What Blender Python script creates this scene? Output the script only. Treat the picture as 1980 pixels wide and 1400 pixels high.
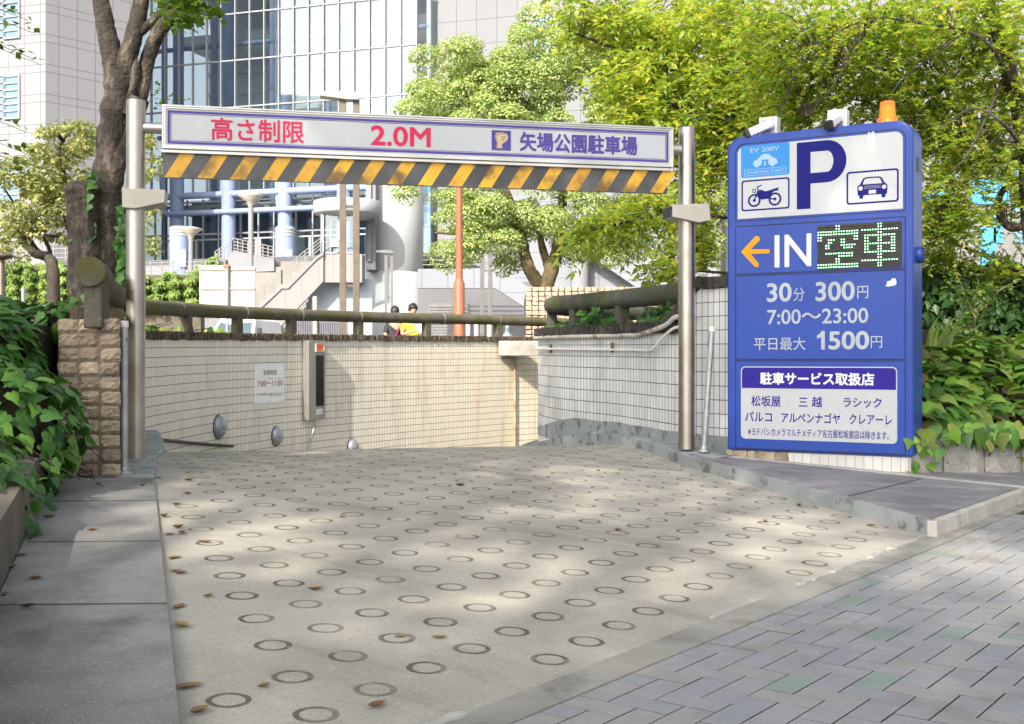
import bpy, bmesh, math, random
import numpy as np
from mathutils import Vector, Matrix
from math import radians as R, sin, cos, pi, sqrt, atan2
for o in list(bpy.data.objects): bpy.data.objects.remove(o)
sc = bpy.context.scene
COL = sc.collection
random.seed(7); rng = np.random.default_rng(7)
# ---------------------------------------------------------------- camera, sky, sun, exposure
cd = bpy.data.cameras.new('camera'); cam = bpy.data.objects.new('camera', cd); COL.objects.link(cam)
cam.location = (0, 0, 1.0); cam.rotation_euler = (R(90), 0, 0)
cd.sensor_width = 36; cd.lens = 40.0; cd.shift_y = -5/1980; cd.clip_start = .05; cd.clip_end = 3000
sc.camera = cam
SUN = Vector((-.30, -.76, .575)).normalized()          # direction to the sun
elev = math.asin(SUN.z); azim = atan2(SUN.x, SUN.y)
w = bpy.data.worlds.new('World'); sc.world = w; w.use_nodes = True
sky = w.node_tree.nodes.new('ShaderNodeTexSky'); sky.sky_type = 'NISHITA'; sky.sun_disc = False
sky.sun_elevation = elev; sky.sun_rotation = azim; sky.air_density = 1.0; sky.dust_density = 4.0; sky.ozone_density = 1.0
hs = w.node_tree.nodes.new('ShaderNodeHueSaturation'); hs.inputs['Saturation'].default_value = .36; w.node_tree.links.new(sky.outputs[0], hs.inputs['Color'])   # hazy, paler sky
bg = w.node_tree.nodes['Background']; w.node_tree.links.new(hs.outputs[0], bg.inputs[0]); bg.inputs[1].default_value = .132
sl = bpy.data.lights.new('sun', 'SUN'); sl.energy = 3.2; sl.angle = R(.55); sl.color = (1, .91, .79)
so = bpy.data.objects.new('sun', sl); COL.objects.link(so); so.rotation_euler = SUN.to_track_quat('Z', 'Y').to_euler()
sc.view_settings.view_transform = 'Standard'; sc.view_settings.look = 'None'; sc.view_settings.gamma = 1
sc.view_settings.exposure = 1.2
sc.cycles.max_bounces = 10; sc.cycles.diffuse_bounces = 6; sc.cycles.transparent_max_bounces = 12; sc.cycles.use_denoising = True
sc.cycles.sample_clamp_indirect = 6
# ---------------------------------------------------------------- helpers
F, CX, CY = 2200., 990., 695.
def P(px, py, d): return Vector(((px-CX)*d/F, d, 1-(py-CY)*d/F))   # a point of the place at distance d
class Fr:                                                           # a vertical plane: x right, y away, z up
    def __init__(s, o, a):
        s.o = Vector(o); s.a = a; s.x = Vector((cos(a), sin(a), 0)); s.y = Vector((-sin(a), cos(a), 0))
        s.m = Matrix.Translation(s.o) @ Matrix.Rotation(a, 4, 'Z')
    def on(s, px, py, off=0):
        r = Vector(((px-CX)/F, 1, -(py-CY)/F)); c = Vector((0, 0, 1))
        t = ((s.o+s.y*off-c).dot(s.y))/r.dot(s.y); p = c+r*t-s.o
        return p.dot(s.x), p.z
    def w(s, x, y, z): return s.o+s.x*x+s.y*y+Vector((0, 0, z))
RM = {}
class MB:
    def __init__(s): s.v = []; s.f = []; s.m = []; s.sm = []; s.uv = {}
    def add(s, vs, fs, mi=0, sm=False):
        b = len(s.v); s.v += [tuple(v) for v in vs]
        for f in fs: s.f.append([b+i for i in f]); s.m.append(mi); s.sm.append(sm)
        return b
    def box(s, c0, c1, mi=0, M=None, j=0):
        x0, y0, z0 = c0; x1, y1, z1 = c1
        vs = [Vector((x, y, z)) for z in (z0, z1) for y in (y0, y1) for x in (x0, x1)]
        if j: vs = [v+Vector((random.uniform(-j, j), random.uniform(-j, j), random.uniform(-j, j))) for v in vs]
        if M: vs = [M @ v for v in vs]
        s.add(vs, [(0, 2, 3, 1), (4, 5, 7, 6), (0, 1, 5, 4), (2, 6, 7, 3), (0, 4, 6, 2), (1, 3, 7, 5)], mi)
    def bar(s, a, b, w, h=None, mi=0, up=(0, 0, 1)):
        a = Vector(a); b = Vector(b); h = h or w; d = (b-a).normalized(); u = Vector(up)
        if abs(d.dot(u)) > .98: u = Vector((1, 0, 0))
        x = d.cross(u).normalized(); y = x.cross(d)
        vs = [p+x*(i*w/2)+y*(k*h/2) for p in (a, b) for k in (-1, 1) for i in (-1, 1)]
        s.add(vs, [(0, 2, 3, 1), (4, 5, 7, 6), (0, 1, 5, 4), (2, 6, 7, 3), (0, 4, 6, 2), (1, 3, 7, 5)], mi)
    def tube(s, pts, rad, n=12, mi=0, caps=True, wob=0, sm=True):
        pts = [Vector(p) for p in pts]; N = len(pts)
        if not hasattr(rad, '__len__'): rad = [rad]*N
        rings = []; px = None
        for i, p in enumerate(pts):
            d = (pts[min(i+1, N-1)]-pts[max(i-1, 0)]).normalized()
            if px is None:
                u = Vector((0, 0, 1)) if abs(d.z) < .9 else Vector((1, 0, 0)); px = d.cross(u).normalized()
            px = (px-d*px.dot(d)).normalized(); py = d.cross(px)
            rings.append([p+(px*cos(2*pi*k/n)+py*sin(2*pi*k/n))*rad[i]*(1+random.uniform(-wob, wob)) for k in range(n)])
        fs = [(i*n+k, i*n+(k+1) % n, (i+1)*n+(k+1) % n, (i+1)*n+k) for i in range(N-1) for k in range(n)]
        s.add([v for r in rings for v in r], fs, mi, sm)
        if caps: s.add(rings[0], [tuple(range(n-1, -1, -1))], mi); s.add(rings[-1], [tuple(range(n))], mi)
    def lathe(s, c, prof, n=24, mi=0, sm=True, M=None):
        c = Vector(c); vs = []
        for r, z in prof: vs += [Vector((r*cos(2*pi*k/n), r*sin(2*pi*k/n), z)) for k in range(n)]
        vs = [c+((M @ v) if M else v) for v in vs]
        fs = [(i*n+k, i*n+(k+1) % n, (i+1)*n+(k+1) % n, (i+1)*n+k) for i in range(len(prof)-1) for k in range(n)]
        s.add(vs, fs, mi, sm)
        if prof[0][0] > 1e-4: s.add(vs[:n], [tuple(range(n-1, -1, -1))], mi)
        if prof[-1][0] > 1e-4: s.add(vs[-n:], [tuple(range(n))], mi)
    def prism(s, poly, y0, y1, mi=0, M=None):       # polygon in (x,z), thickness along y
        n = len(poly); vs = [Vector((x, y0, z)) for x, z in poly]+[Vector((x, y1, z)) for x, z in poly]
        if M: vs = [M @ v for v in vs]
        a = sum(poly[i][0]*poly[(i+1) % n][1]-poly[(i+1) % n][0]*poly[i][1] for i in range(n))
        fr = tuple(range(n)); bk = tuple(range(2*n-1, n-1, -1)); sd = [(i, i+n, (i+1) % n+n, (i+1) % n) for i in range(n)]
        if a < 0: fr = fr[::-1]; bk = bk[::-1]; sd = [q[::-1] for q in sd]
        s.add(vs, [fr, bk]+sd, mi)
    def slab(s, poly, z0, z1, mi=0):                  # polygon in (x,y), thickness along z; z values may be callables
        n = len(poly); g = lambda z, p: z(*p) if callable(z) else z
        vs = [Vector((x, y, g(z0, (x, y)))) for x, y in poly]+[Vector((x, y, g(z1, (x, y)))) for x, y in poly]
        a = sum(poly[i][0]*poly[(i+1) % n][1]-poly[(i+1) % n][0]*poly[i][1] for i in range(n))
        fs = [tuple(range(n-1, -1, -1)), tuple(range(n, 2*n))]+[(i, (i+1) % n, (i+1) % n+n, i+n) for i in range(n)]
        if a < 0: fs = [q[::-1] for q in fs]
        s.add(vs, fs, mi)
    def ring(s, outer, inner, y0, y1, mi=0):          # frame between two polygons of the same length in (x,z)
        n = len(outer); vs = [Vector((x, y, z)) for y in (y0, y1) for pl in (outer, inner) for x, z in pl]; fs = []
        for i in range(n):
            k = (i+1) % n
            fs += [(i, k, n+k, n+i), (2*n+i, 3*n+i, 3*n+k, 2*n+k), (i, 2*n+i, 2*n+k, k), (n+i, n+k, 3*n+k, 3*n+i)]
        s.add(vs, fs, mi)
    def build(s, name, mats, parent=None, bevel=0, world=False, uv=None, loc=None):
        me = bpy.data.meshes.new(name); vs = s.v
        if world and parent is not None:
            I = RM[parent.name].inverted(); vs = [tuple(I @ Vector(v)) for v in vs]
        elif loc is not None: vs = [(x-loc[0], y-loc[1], z-loc[2]) for x, y, z in vs]
        me.from_pydata(vs, [], s.f)
        for m in (mats if isinstance(mats, (list, tuple)) else [mats]): me.materials.append(m)
        me.polygons.foreach_set('material_index', s.m); me.polygons.foreach_set('use_smooth', s.sm)
        if uv is not None:
            ul = me.uv_layers.new(name='UVMap'); li = np.empty(len(me.loops), dtype=np.int32); me.loops.foreach_get('vertex_index', li)
            ul.data.foreach_set('uv', np.asarray(uv, dtype=np.float32)[li].ravel())
        me.update()
        return link(name, me, parent, bevel, loc)
def link(name, me, parent=None, bevel=0, loc=None):
    o = bpy.data.objects.new(name, me); COL.objects.link(o)
    if parent is not None: o.parent = parent
    if loc is not None: o.location = loc; RM[o.name] = Matrix.Translation(loc)
    else: RM[o.name] = RM[parent.name] if parent is not None else Matrix()
    if bevel:
        b = o.modifiers.new('bevel', 'BEVEL'); b.width = bevel; b.segments = 2; b.limit_method = 'ANGLE'; b.angle_limit = R(40)
    return o
def tag(o, label, cat, group=None):
    o['label'] = label; o['category'] = cat
    if group: o['group'] = group
    return o
def thing(name, label, cat, loc=(0, 0, 0), rot=0, group=None):
    o = bpy.data.objects.new(name, None); COL.objects.link(o); o.location = loc; o.rotation_euler = (0, 0, rot)
    RM[o.name] = Matrix.Translation(loc) @ Matrix.Rotation(rot, 4, 'Z')
    return tag(o, label, cat, group)
def struct(o, kind='structure'): o['kind'] = kind; return o
def tri_mesh(name, V, T, mat, parent=None, world=False, mi=None):
    V = np.asarray(V, dtype=np.float64)
    if world and parent is not None:
        I = np.array(RM[parent.name].inverted()); V = V @ I[:3, :3].T+I[:3, 3]
    me = bpy.data.meshes.new(name); n = len(T)
    me.vertices.add(len(V)); me.vertices.foreach_set('co', V.astype(np.float32).ravel())
    me.loops.add(n*3); me.loops.foreach_set('vertex_index', np.asarray(T, dtype=np.int32).ravel())
    me.polygons.add(n); me.polygons.foreach_set('loop_start', np.arange(0, n*3, 3, dtype=np.int32))
    me.polygons.foreach_set('loop_total', np.full(n, 3, dtype=np.int32))
    for m in (mat if isinstance(mat, (list, tuple)) else [mat]): me.materials.append(m)
    me.update(calc_edges=True); me.validate()
    return link(name, me, parent)
def copy_tree(root, loc=None, rot=None, label=None):
    c = root.copy(); COL.objects.link(c)
    if loc is not None: c.location = loc
    if rot is not None: c.rotation_euler = (0, 0, rot)
    if label: c['label'] = label
    for ch in list(root.children):
        k = ch.copy(); COL.objects.link(k); k.parent = c
        for g in list(ch.children): q = g.copy(); COL.objects.link(q); q.parent = k
    return c
# ---------------------------------------------------------------- materials
class NT:
    def __init__(s, name):
        s.mat = bpy.data.materials.new(name); s.mat.use_nodes = True; s.t = s.mat.node_tree
        s.b = s.t.nodes['Principled BSDF']; s.out = s.t.nodes['Material Output']; s._p = None
    def n(s, typ, **k):
        x = s.t.nodes.new(typ)
        for a, v in k.items(): setattr(x, a, v)
        return x
    def l(s, v, i):
        if isinstance(v, bpy.types.NodeSocket): s.t.links.new(v, i)
        else: i.default_value = (*v, 1) if (hasattr(v, '__len__') and len(v) == 3 and i.type == 'RGBA') else v
    def m(s, op, *a, clamp=False):
        x = s.n('ShaderNodeMath', operation=op, use_clamp=clamp)
        for i, v in enumerate(a): s.l(v, x.inputs[i])
        return x.outputs[0]
    def pos(s):
        if s._p is None: s._p = s.n('ShaderNodeNewGeometry').outputs['Position']
        return s._p
    def uv(s):
        x = s.n('ShaderNodeSeparateXYZ'); s.t.links.new(s.n('ShaderNodeUVMap').outputs[0], x.inputs[0]); return x.outputs[0], x.outputs[1]
    def map(s, scale, vec=None):
        x = s.n('ShaderNodeMapping'); s.l(vec or s.pos(), x.inputs[0]); x.inputs[3].default_value = scale; return x.outputs[0]
    def noise(s, scale, detail=5, vec=None, rough=.55):
        x = s.n('ShaderNodeTexNoise'); x.inputs['Scale'].default_value = scale; x.inputs['Detail'].default_value = detail
        x.inputs['Roughness'].default_value = rough; s.l(vec or s.pos(), x.inputs['Vector']); return x.outputs['Fac']
    def white(s, a, b):
        c = s.n('ShaderNodeCombineXYZ'); s.l(a, c.inputs[0]); s.l(b, c.inputs[1])
        x = s.n('ShaderNodeTexWhiteNoise', noise_dimensions='2D'); s.l(c.outputs[0], x.inputs['Vector']); return x.outputs['Value']
    def ss(s, v, a, b):
        x = s.n('ShaderNodeMapRange', interpolation_type='SMOOTHSTEP'); s.l(v, x.inputs[0]); s.l(a, x.inputs[1]); s.l(b, x.inputs[2]); return x.outputs[0]
    def mix(s, f, a, b, blend='MIX'):
        x = s.n('ShaderNodeMix', data_type='RGBA', blend_type=blend); s.l(f, x.inputs[0]); s.l(a, x.inputs[6]); s.l(b, x.inputs[7]); return x.outputs[2]
    def bump(s, h, st=.3, dist=.01):
        x = s.n('ShaderNodeBump'); x.inputs['Strength'].default_value = st; x.inputs['Distance'].default_value = dist; s.l(h, x.inputs['Height'])
        s.t.links.new(x.outputs[0], s.b.inputs['Normal']); return x
    def set(s, **k):
        for a, v in k.items(): s.l(v, s.b.inputs[a.replace('_', ' ')])
        return s.mat
def surf(name, c1, c2=None, sc=4, rough=.7, metal=0, bump=0, bsc=40, bdist=.01, dirt=None, dsc=2, damt=.6, dlo=.5, dhi=.72, st=None, spec=.5, coat=0, speck=None, isl=False):
    n = NT(name); c2 = c2 or tuple(x*.8 for x in c1)
    col = n.mix(n.ss(n.noise(sc), .3, .7), c1, c2)
    if speck: col = n.mix(n.m('MULTIPLY', n.ss(n.noise(speck[1], 2), .56, .68), speck[2]), col, speck[0])
    if isl: col = n.mix(n.n('ShaderNodeNewGeometry').outputs['Random Per Island'], n.mix(1.0, col, (.62, .60, .58), 'MULTIPLY'), n.mix(1.0, col, (1.18, 1.15, 1.1), 'MULTIPLY'))
    if dirt:
        v = n.map(st) if st else None
        col = n.mix(n.m('MULTIPLY', n.ss(n.noise(dsc, 6, v, .65), dlo, dhi), damt), col, dirt)
    n.set(Base_Color=col, Metallic=metal, Specular_IOR_Level=spec, Coat_Weight=coat)
    n.l(n.m('ADD', n.m('MULTIPLY', n.noise(sc*3), .25), rough-.125, clamp=True), n.b.inputs['Roughness'])
    if bump: n.bump(n.noise(bsc, 6), bump, bdist)
    return n.mat
def glow(name, c, s, base=None):
    n = NT(name); n.set(Base_Color=base or c, Emission_Color=c, Emission_Strength=s, Roughness=.4); return n.mat
def leafmat(name, cols, trans=.45, rough=.45, spec=.35, tint=1.25):
    n = NT(name); ri = n.n('ShaderNodeNewGeometry').outputs['Random Per Island']
    cr = n.n('ShaderNodeValToRGB'); n.l(ri, cr.inputs[0]); e = cr.color_ramp.elements
    while len(e) < len(cols): e.new(.5)
    for i, c in enumerate(cols): e[i].position = i/(len(cols)-1); e[i].color = (*c, 1)
    col = n.mix(n.m('MULTIPLY', n.ss(n.noise(1.3, 3), .42, .66), .35), cr.outputs[0], cols[0])
    n.set(Base_Color=col, Roughness=rough, Specular_IOR_Level=spec)
    tr = n.n('ShaderNodeBsdfTranslucent'); n.l(n.mix(1.0, col, (tint, tint*1.05, tint*.55), 'MULTIPLY'), tr.inputs[0])
    mx = n.n('ShaderNodeMixShader'); mx.inputs[0].default_value = trans
    n.t.links.new(n.b.outputs[0], mx.inputs[1]); n.t.links.new(tr.outputs[0], mx.inputs[2]); n.t.links.new(mx.outputs[0], n.out.inputs[0])
    return n.mat
def tilemat(name, col, var, grout, pw=.068, ph=.118, jw=.085, jh=.07, stain=(.25, .17, .09), samt=.5, warm=None):
    n = NT(name); u, v = n.uv(); a = n.m('DIVIDE', u, pw); b = n.m('DIVIDE', v, ph)
    fa = n.m('FRACT', a); fb = n.m('FRACT', b); wn = n.white(n.m('FLOOR', a), n.m('FLOOR', b))
    j = n.m('MAXIMUM', n.m('MULTIPLY', n.ss(fa, jw, jw*.4), .8), n.ss(fb, jh, jh*.5))
    c = n.mix(wn, col, var)
    if warm: c = n.mix(n.ss(u, warm[1], warm[2]), c, n.mix(wn, warm[0], tuple(x*.93 for x in warm[0])))  # warm light painted into the tile colour, growing along the wall
    stv = n.ss(n.noise(2.2, 6, n.map((1.6, 1.6, .25)), .65), .5, .74)
    c = n.mix(n.m('MULTIPLY', stv, samt), c, stain)
    g = n.mix(n.ss(n.noise(3), .35, .65), grout, tuple(x*.55 for x in grout))
    n.set(Base_Color=n.mix(j, c, g), Specular_IOR_Level=.4); n.l(n.m('ADD', n.m('MULTIPLY', j, .5), .32), n.b.inputs['Roughness'])
    n.bump(n.m('ADD', n.m('SUBTRACT', 1, j), n.m('MULTIPLY', wn, .25)), .5, .004); return n.mat
def panelmat(name, col, line, pw, hs, lw=.03, rough=.35):     # cladding panels: joints every pw and at rows hs (repeating)
    n = NT(name); u, v = n.uv(); T = sum(hs); fu = n.m('FRACT', n.m('DIVIDE', u, pw)); fv = n.m('MULTIPLY', n.m('FRACT', n.m('DIVIDE', v, T)), T)
    j = n.m('LESS_THAN', fu, lw/pw); acc = 0
    for h in hs: j = n.m('MAXIMUM', j, n.m('MULTIPLY', n.m('GREATER_THAN', fv, acc), n.m('LESS_THAN', fv, acc+lw))); acc += h
    wn = n.white(n.m('FLOOR', n.m('DIVIDE', u, pw)), n.m('FLOOR', n.m('DIVIDE', v, T)))
    c = n.mix(wn, col, tuple(x*.95 for x in col))
    c = n.mix(n.m('MULTIPLY', n.ss(n.noise(.5, 5, n.map((1, 1, .2))), .5, .8), .2), c, tuple(x*.8 for x in col))
    n.set(Base_Color=n.mix(j, c, line), Roughness=.8, Specular_IOR_Level=.12); return n.mat
def wall_uv(mb, pts, z0, z1, thick=0, mi=0):                  # upright sheet along plan points, uv in metres
    uv = []; s = 0; vs = []
    for i, p in enumerate(pts):
        if i: s += (Vector(p)-Vector(pts[i-1])).length
        vs += [(p[0], p[1], z0), (p[0], p[1], z1)]; uv += [(s, z0), (s, z1)]
    mb.add(vs, [(2*i, 2*i+2, 2*i+3, 2*i+1) for i in range(len(pts)-1)], mi); return uv
def boxuv(mb):                                                # metre uv for upright faces of the mesh built so far
    return [(v[0]*.83+v[1]*.56, v[2]) for v in mb.v]
def text(name, body, box, mat, parent, y=-.002, off=0., fit='both', sp=1.0):
    c = bpy.data.curves.new('tmp', 'FONT'); c.body = body; c.size = 1; c.resolution_u = 4; c.space_character = sp
    o = bpy.data.objects.new('tmp', c); COL.objects.link(o)
    me = bpy.data.meshes.new_from_object(o.evaluated_get(bpy.context.evaluated_depsgraph_get())); bpy.data.objects.remove(o)
    co = np.array([v.co for v in me.vertices]); fs = [list(p.vertices) for p in me.polygons]; bpy.data.meshes.remove(me)
    a = co.min(0); b = co.max(0); x0, x1, z0, z1 = box; e = off*1.0
    kx = (x1-x0)/max(b[0]-a[0]+2*e, 1e-6); kz = (z1-z0)/max(b[1]-a[1]+2*e, 1e-6)
    mb = MB(); sh = [(0, 0)] if off < .003 else [(0, 0), (e, 0), (-e, 0), (0, e), (0, -e), (.7*e, .7*e), (-.7*e, .7*e), (.7*e, -.7*e), (-.7*e, -.7*e)]
    for i, (sx, sz) in enumerate(sh):      # heavier strokes: the glyphs laid over themselves, each 0.06 mm above the last
        mb.add([((x0+x1)/2+(q[0]+sx-(a[0]+b[0])/2)*kx, y-.00006*i, (z0+z1)/2+(q[1]+sz-(a[1]+b[1])/2)*kz) for q in co], fs)
    return mb.build(name, mat, parent)
def rrect(x0, x1, z0, z1, r, top=True, bottom=True, n=6):
    p = []
    for cx, cz, a0, on in ((x1-r, z1-r, 0, top), (x0+r, z1-r, 90, top), (x0+r, z0+r, 180, bottom), (x1-r, z0+r, 270, bottom)):
        if on: p += [(cx+r*cos(R(a0+90*k/n)), cz+r*sin(R(a0+90*k/n))) for k in range(n+1)]
        else: p += [(x1 if a0 in (0, 270) else x0, z1 if a0 in (0, 90) else z0)]
    return p
# ---------------------------------------------------------------- leaves
LANCE = (np.array([(0, 0, 0), (-.2, .42, .07), (.2, .42, .07), (0, 1, -.12), (0, .45, 0)]), [(0, 4, 1), (1, 4, 3), (0, 2, 4), (2, 3, 4)])
OVAL = (np.array([(0, 0, 0), (-.32, .5, .08), (.32, .5, .08), (0, 1, 0)]), [(0, 3, 1), (0, 2, 3)])
STAR = (np.array([(0, 0, 0), (-.5, .35, -.05), (-.18, .42, .03), (0, 1, -.08), (.18, .42, .03), (.5, .35, -.05), (-.3, -.1, -.03), (.3, -.1, -.03)]),
        [(0, 2, 1), (0, 3, 2), (0, 4, 3), (0, 5, 4), (0, 6, 7)])
_o = [(0, 0), (.16, -.14), (.46, -.02), (.4, .3), (.24, .5), (0, 1), (-.24, .5), (-.4, .3), (-.46, -.02), (-.16, -.14)]
IVY = (np.array([(0, .33, .05)]+[(x, y, -.5*(x*x+.35*max(0, y-.3)**2)) for x, y in _o]), [(0, 1+i, 1+(i+1) % 10) for i in range(10)])
def nz(a): return a/np.maximum(np.linalg.norm(a, axis=-1, keepdims=True), 1e-9)
def leaf_mesh(pos, nrm, tip, size, tm):
    n = nz(nrm); t = nz(tip-(tip*n).sum(1, keepdims=True)*n); s = np.cross(t, n); tv, tf = tm; k = len(tv)
    V = pos[:, None, :]+size[:, None, None]*(s[:, None, :]*tv[None, :, 0:1]+t[:, None, :]*tv[None, :, 1:2]+n[:, None, :]*tv[None, :, 2:3])
    T = (np.arange(len(pos))*k)[:, None, None]+np.array(tf)[None]
    return V.reshape(-1, 3), T.reshape(-1, 3)
def rv(n): return nz(rng.normal(size=(n, 3)))
def twigs(o, d, ln, n, size, droop=.3, spread=.8, tm=LANCE, hang=.3, nup=1.0):
    N = len(o); d = nz(d); s = (np.arange(n)+rng.random((N, n)))/n
    pos = o[:, None]+d[:, None]*(ln[:, None]*s)[..., None]; pos[..., 2] -= droop*ln[:, None]*s**2
    side = nz(np.cross(d, (0, 0, 1.)))[:, None]*np.where(np.arange(n) % 2, 1, -1)[None, :, None]
    tip = nz(d[:, None]*.6+side*spread+rng.normal(size=(N, n, 3))*.25); tip[..., 2] -= hang
    nr = np.array((0, 0, nup))+rng.normal(size=(N, n, 3))*.45+0*tip
    sz = size*(.7+.6*rng.random((N, n)))
    return leaf_mesh(pos.reshape(-1, 3), nr.reshape(-1, 3), tip.reshape(-1, 3), sz.ravel(), tm)
def in_ell(c, r, n, shell=0.0):
    q = rv(n)*(rng.random((n, 1))*(1-shell)+shell)**(1/2.2); return np.array(c)+q*np.array(r), q
def join(L):
    V = []; T = []; b = 0
    for v, t in L: V.append(v); T.append(t+b); b += len(v)
    return np.concatenate(V), np.concatenate(T)
def crom(p, n=10):
    p = [Vector(q) for q in p]; p = [p[0]*2-p[1]]+p+[p[-1]*2-p[-2]]; out = []
    for i in range(1, len(p)-2):
        for k in range(n):
            t = k/n; a, b, c, d = p[i-1:i+3]
            out.append(.5*((2*b)+(c-a)*t+(2*a-5*b+4*c-d)*t*t+(3*b-a-3*c+d)*t**3))
    return out+[p[-2]]
def limb(mb, pts, r0, r1, n=9, wob=.08, mi=0, k=6):
    q = crom(pts, k); N = len(q); q = [a+Vector((random.gauss(0, 1), random.gauss(0, 1), random.gauss(0, 1)))*wob*.25*r0 for a in q]
    mb.tube(q, [r0+(r1-r0)*i/(N-1) for i in range(N)], n, mi, wob=wob)
# ================================================================ materials of the place
m_conc = surf('concrete', (.42, .40, .36), (.33, .315, .28), 1.6, .85, bump=.35, bsc=160, bdist=.004, dirt=(.13, .115, .09), dsc=1.4, damt=.55, speck=((.16, .15, .13), 90, .5))
m_walk = surf('walk_concrete', (.27, .263, .25), (.14, .136, .13), 2.2, .85, bump=.45, bsc=140, bdist=.005, dirt=(.08, .075, .07), dsc=1.6, damt=.8, speck=((.5, .49, .47), 120, .35))
m_kerbp = surf('kerb_paint', (.31, .335, .335), (.22, .245, .245), 3, .6, bump=.3, bsc=60, dirt=(.10, .10, .09), dsc=7, damt=.8, dlo=.52, dhi=.62)
m_kerbl = surf('kerb_stone', (.50, .47, .42), (.38, .36, .32), 4, .8, bump=.4, bsc=80, dirt=(.17, .14, .10), dsc=3, st=(1, 1, .4), damt=.7)
m_slab = surf('slab_asphalt', (.23, .215, .225), (.15, .14, .15), 3, .85, bump=.5, bsc=120, bdist=.006, dirt=(.42, .40, .39), dsc=2.4, st=(.7, 2.2, 1), damt=.55, dlo=.52, dhi=.7)
m_gut = surf('gutter_concrete', (.32, .305, .275), (.22, .21, .185), 3, .9, bump=.5, bsc=120, bdist=.006, dirt=(.11, .10, .08), dsc=4, damt=.7)
m_whitem = surf('white_mortar', (.42, .41, .385), (.33, .32, .30), 8, .9, bump=.4, bsc=60, dirt=(.25, .22, .18), dsc=9, damt=.7)
m_alu = surf('aluminium', (.62, .61, .58), (.52, .51, .48), 3, .38, metal=.85, dirt=(.26, .24, .2), dsc=3, st=(1, 1, .3), damt=.35)
m_steel = surf('stainless', (.50, .46, .41), (.42, .385, .34), 6, .34, metal=1, bump=.05, bsc=90, dirt=(.25, .19, .13), dsc=4, st=(1, 1, .35), damt=.5)
m_galv = surf('galvanised', (.46, .48, .49), (.34, .36, .37), 12, .5, metal=.6, dirt=(.25, .23, .2), dsc=5, damt=.5)
m_acry = surf('acrylic_white', (.46, .485, .50), (.44, .462, .478), 2, .25, coat=.1, spec=.35, dirt=(.5, .5, .48), dsc=4, damt=.3)
m_purple = surf('purple_film', (.10, .075, .32), (.09, .07, .28), 3, .35, spec=.07)
m_red = surf('red_film', (.62, .035, .10), (.56, .04, .10), 3, .35, spec=.07)
m_black = surf('black_board', (.035, .037, .04), (.07, .072, .075), 3, .5, dirt=(.13, .12, .11), dsc=3, damt=.5, coat=.2)
m_yellow = surf('yellow_film', (.74, .42, .02), (.62, .32, .025), 3, .42, dirt=(.11, .065, .025), dsc=3.6, damt=.9, dlo=.46, dhi=.66)
m_blue = surf('blue_paint', (.024, .066, .335), (.022, .061, .31), 1.5, .32, coat=.05, spec=.3, dirt=(.02, .045, .22), dsc=.9, damt=.25)
m_navy = surf('navy_film', (.012, .014, .17), (.012, .013, .15), 3, .3, spec=.07)
m_indigo = surf('indigo_film', (.035, .025, .26), (.033, .023, .24), 3, .3, spec=.07)
m_sky = surf('light_blue_film', (.05, .26, .62), (.05, .24, .58), 3, .3, spec=.07)
m_pale = surf('pale_film', (.36, .52, .68), (.33, .48, .64), 3, .4, spec=.07)
m_wlet = surf('white_letters', (.68, .70, .70), (.62, .64, .65), 8, .4, spec=.07)
m_glet = surf('grey_letters', (.42, .46, .50), (.36, .40, .44), 9, .4, spec=.07)
m_orange = surf('orange_film', (.75, .32, .02), (.68, .28, .02), 5, .35, spec=.07)
m_groove = surf('dark_gap', (.008, .012, .06), None, 3, .6)
m_dark = surf('dark_plastic', (.02, .02, .022), (.035, .033, .03), 6, .5)
m_wplas = surf('white_plastic', (.72, .71, .69), (.68, .67, .65), 3, .4, dirt=(.4, .38, .34), dsc=6, damt=.3)
m_beige = surf('beige_plastic', (.48, .455, .39), (.44, .42, .36), 3, .5, dirt=(.3, .27, .22), dsc=5, damt=.4)
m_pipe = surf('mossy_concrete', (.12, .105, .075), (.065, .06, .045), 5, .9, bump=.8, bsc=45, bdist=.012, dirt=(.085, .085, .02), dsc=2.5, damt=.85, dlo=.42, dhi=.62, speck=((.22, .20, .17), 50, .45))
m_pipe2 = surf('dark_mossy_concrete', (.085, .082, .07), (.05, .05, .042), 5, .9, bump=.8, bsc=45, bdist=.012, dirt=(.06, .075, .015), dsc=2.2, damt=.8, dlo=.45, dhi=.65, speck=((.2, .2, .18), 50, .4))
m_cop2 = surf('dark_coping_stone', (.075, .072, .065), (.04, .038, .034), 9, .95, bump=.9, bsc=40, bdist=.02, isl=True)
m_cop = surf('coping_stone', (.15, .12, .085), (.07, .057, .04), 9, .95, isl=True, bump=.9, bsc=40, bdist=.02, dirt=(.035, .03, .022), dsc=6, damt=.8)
m_stone = surf('rough_stone', (.43, .36, .27), (.30, .245, .18), 6, .9, isl=True, bump=1, bsc=28, bdist=.02, dirt=(.11, .085, .055), dsc=5, damt=.7)
m_mort = surf('stone_mortar', (.19, .155, .115), (.11, .09, .065), 8, .95, bump=.6, bsc=50)
m_gran = surf('granite', (.40, .385, .36), (.27, .26, .245), 7, .85, bump=1, bsc=36, bdist=.02, dirt=(.13, .12, .10), dsc=4, damt=.6, speck=((.1, .1, .1), 70, .6))
m_soil = surf('soil', (.05, .035, .022), (.03, .022, .014), 8, 1, bump=1, bsc=20, bdist=.03)
m_bark = surf('bark', (.062, .049, .038), (.026, .021, .017), 9, .95, bump=1, bsc=26, bdist=.03, dirt=(.20, .165, .13), dsc=7, st=(1, 1, .35), damt=.6, dlo=.52, dhi=.66)
m_barkd = surf('dark_bark', (.07, .055, .042), (.035, .028, .022), 9, .95, bump=.8, bsc=30, bdist=.02)
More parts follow.
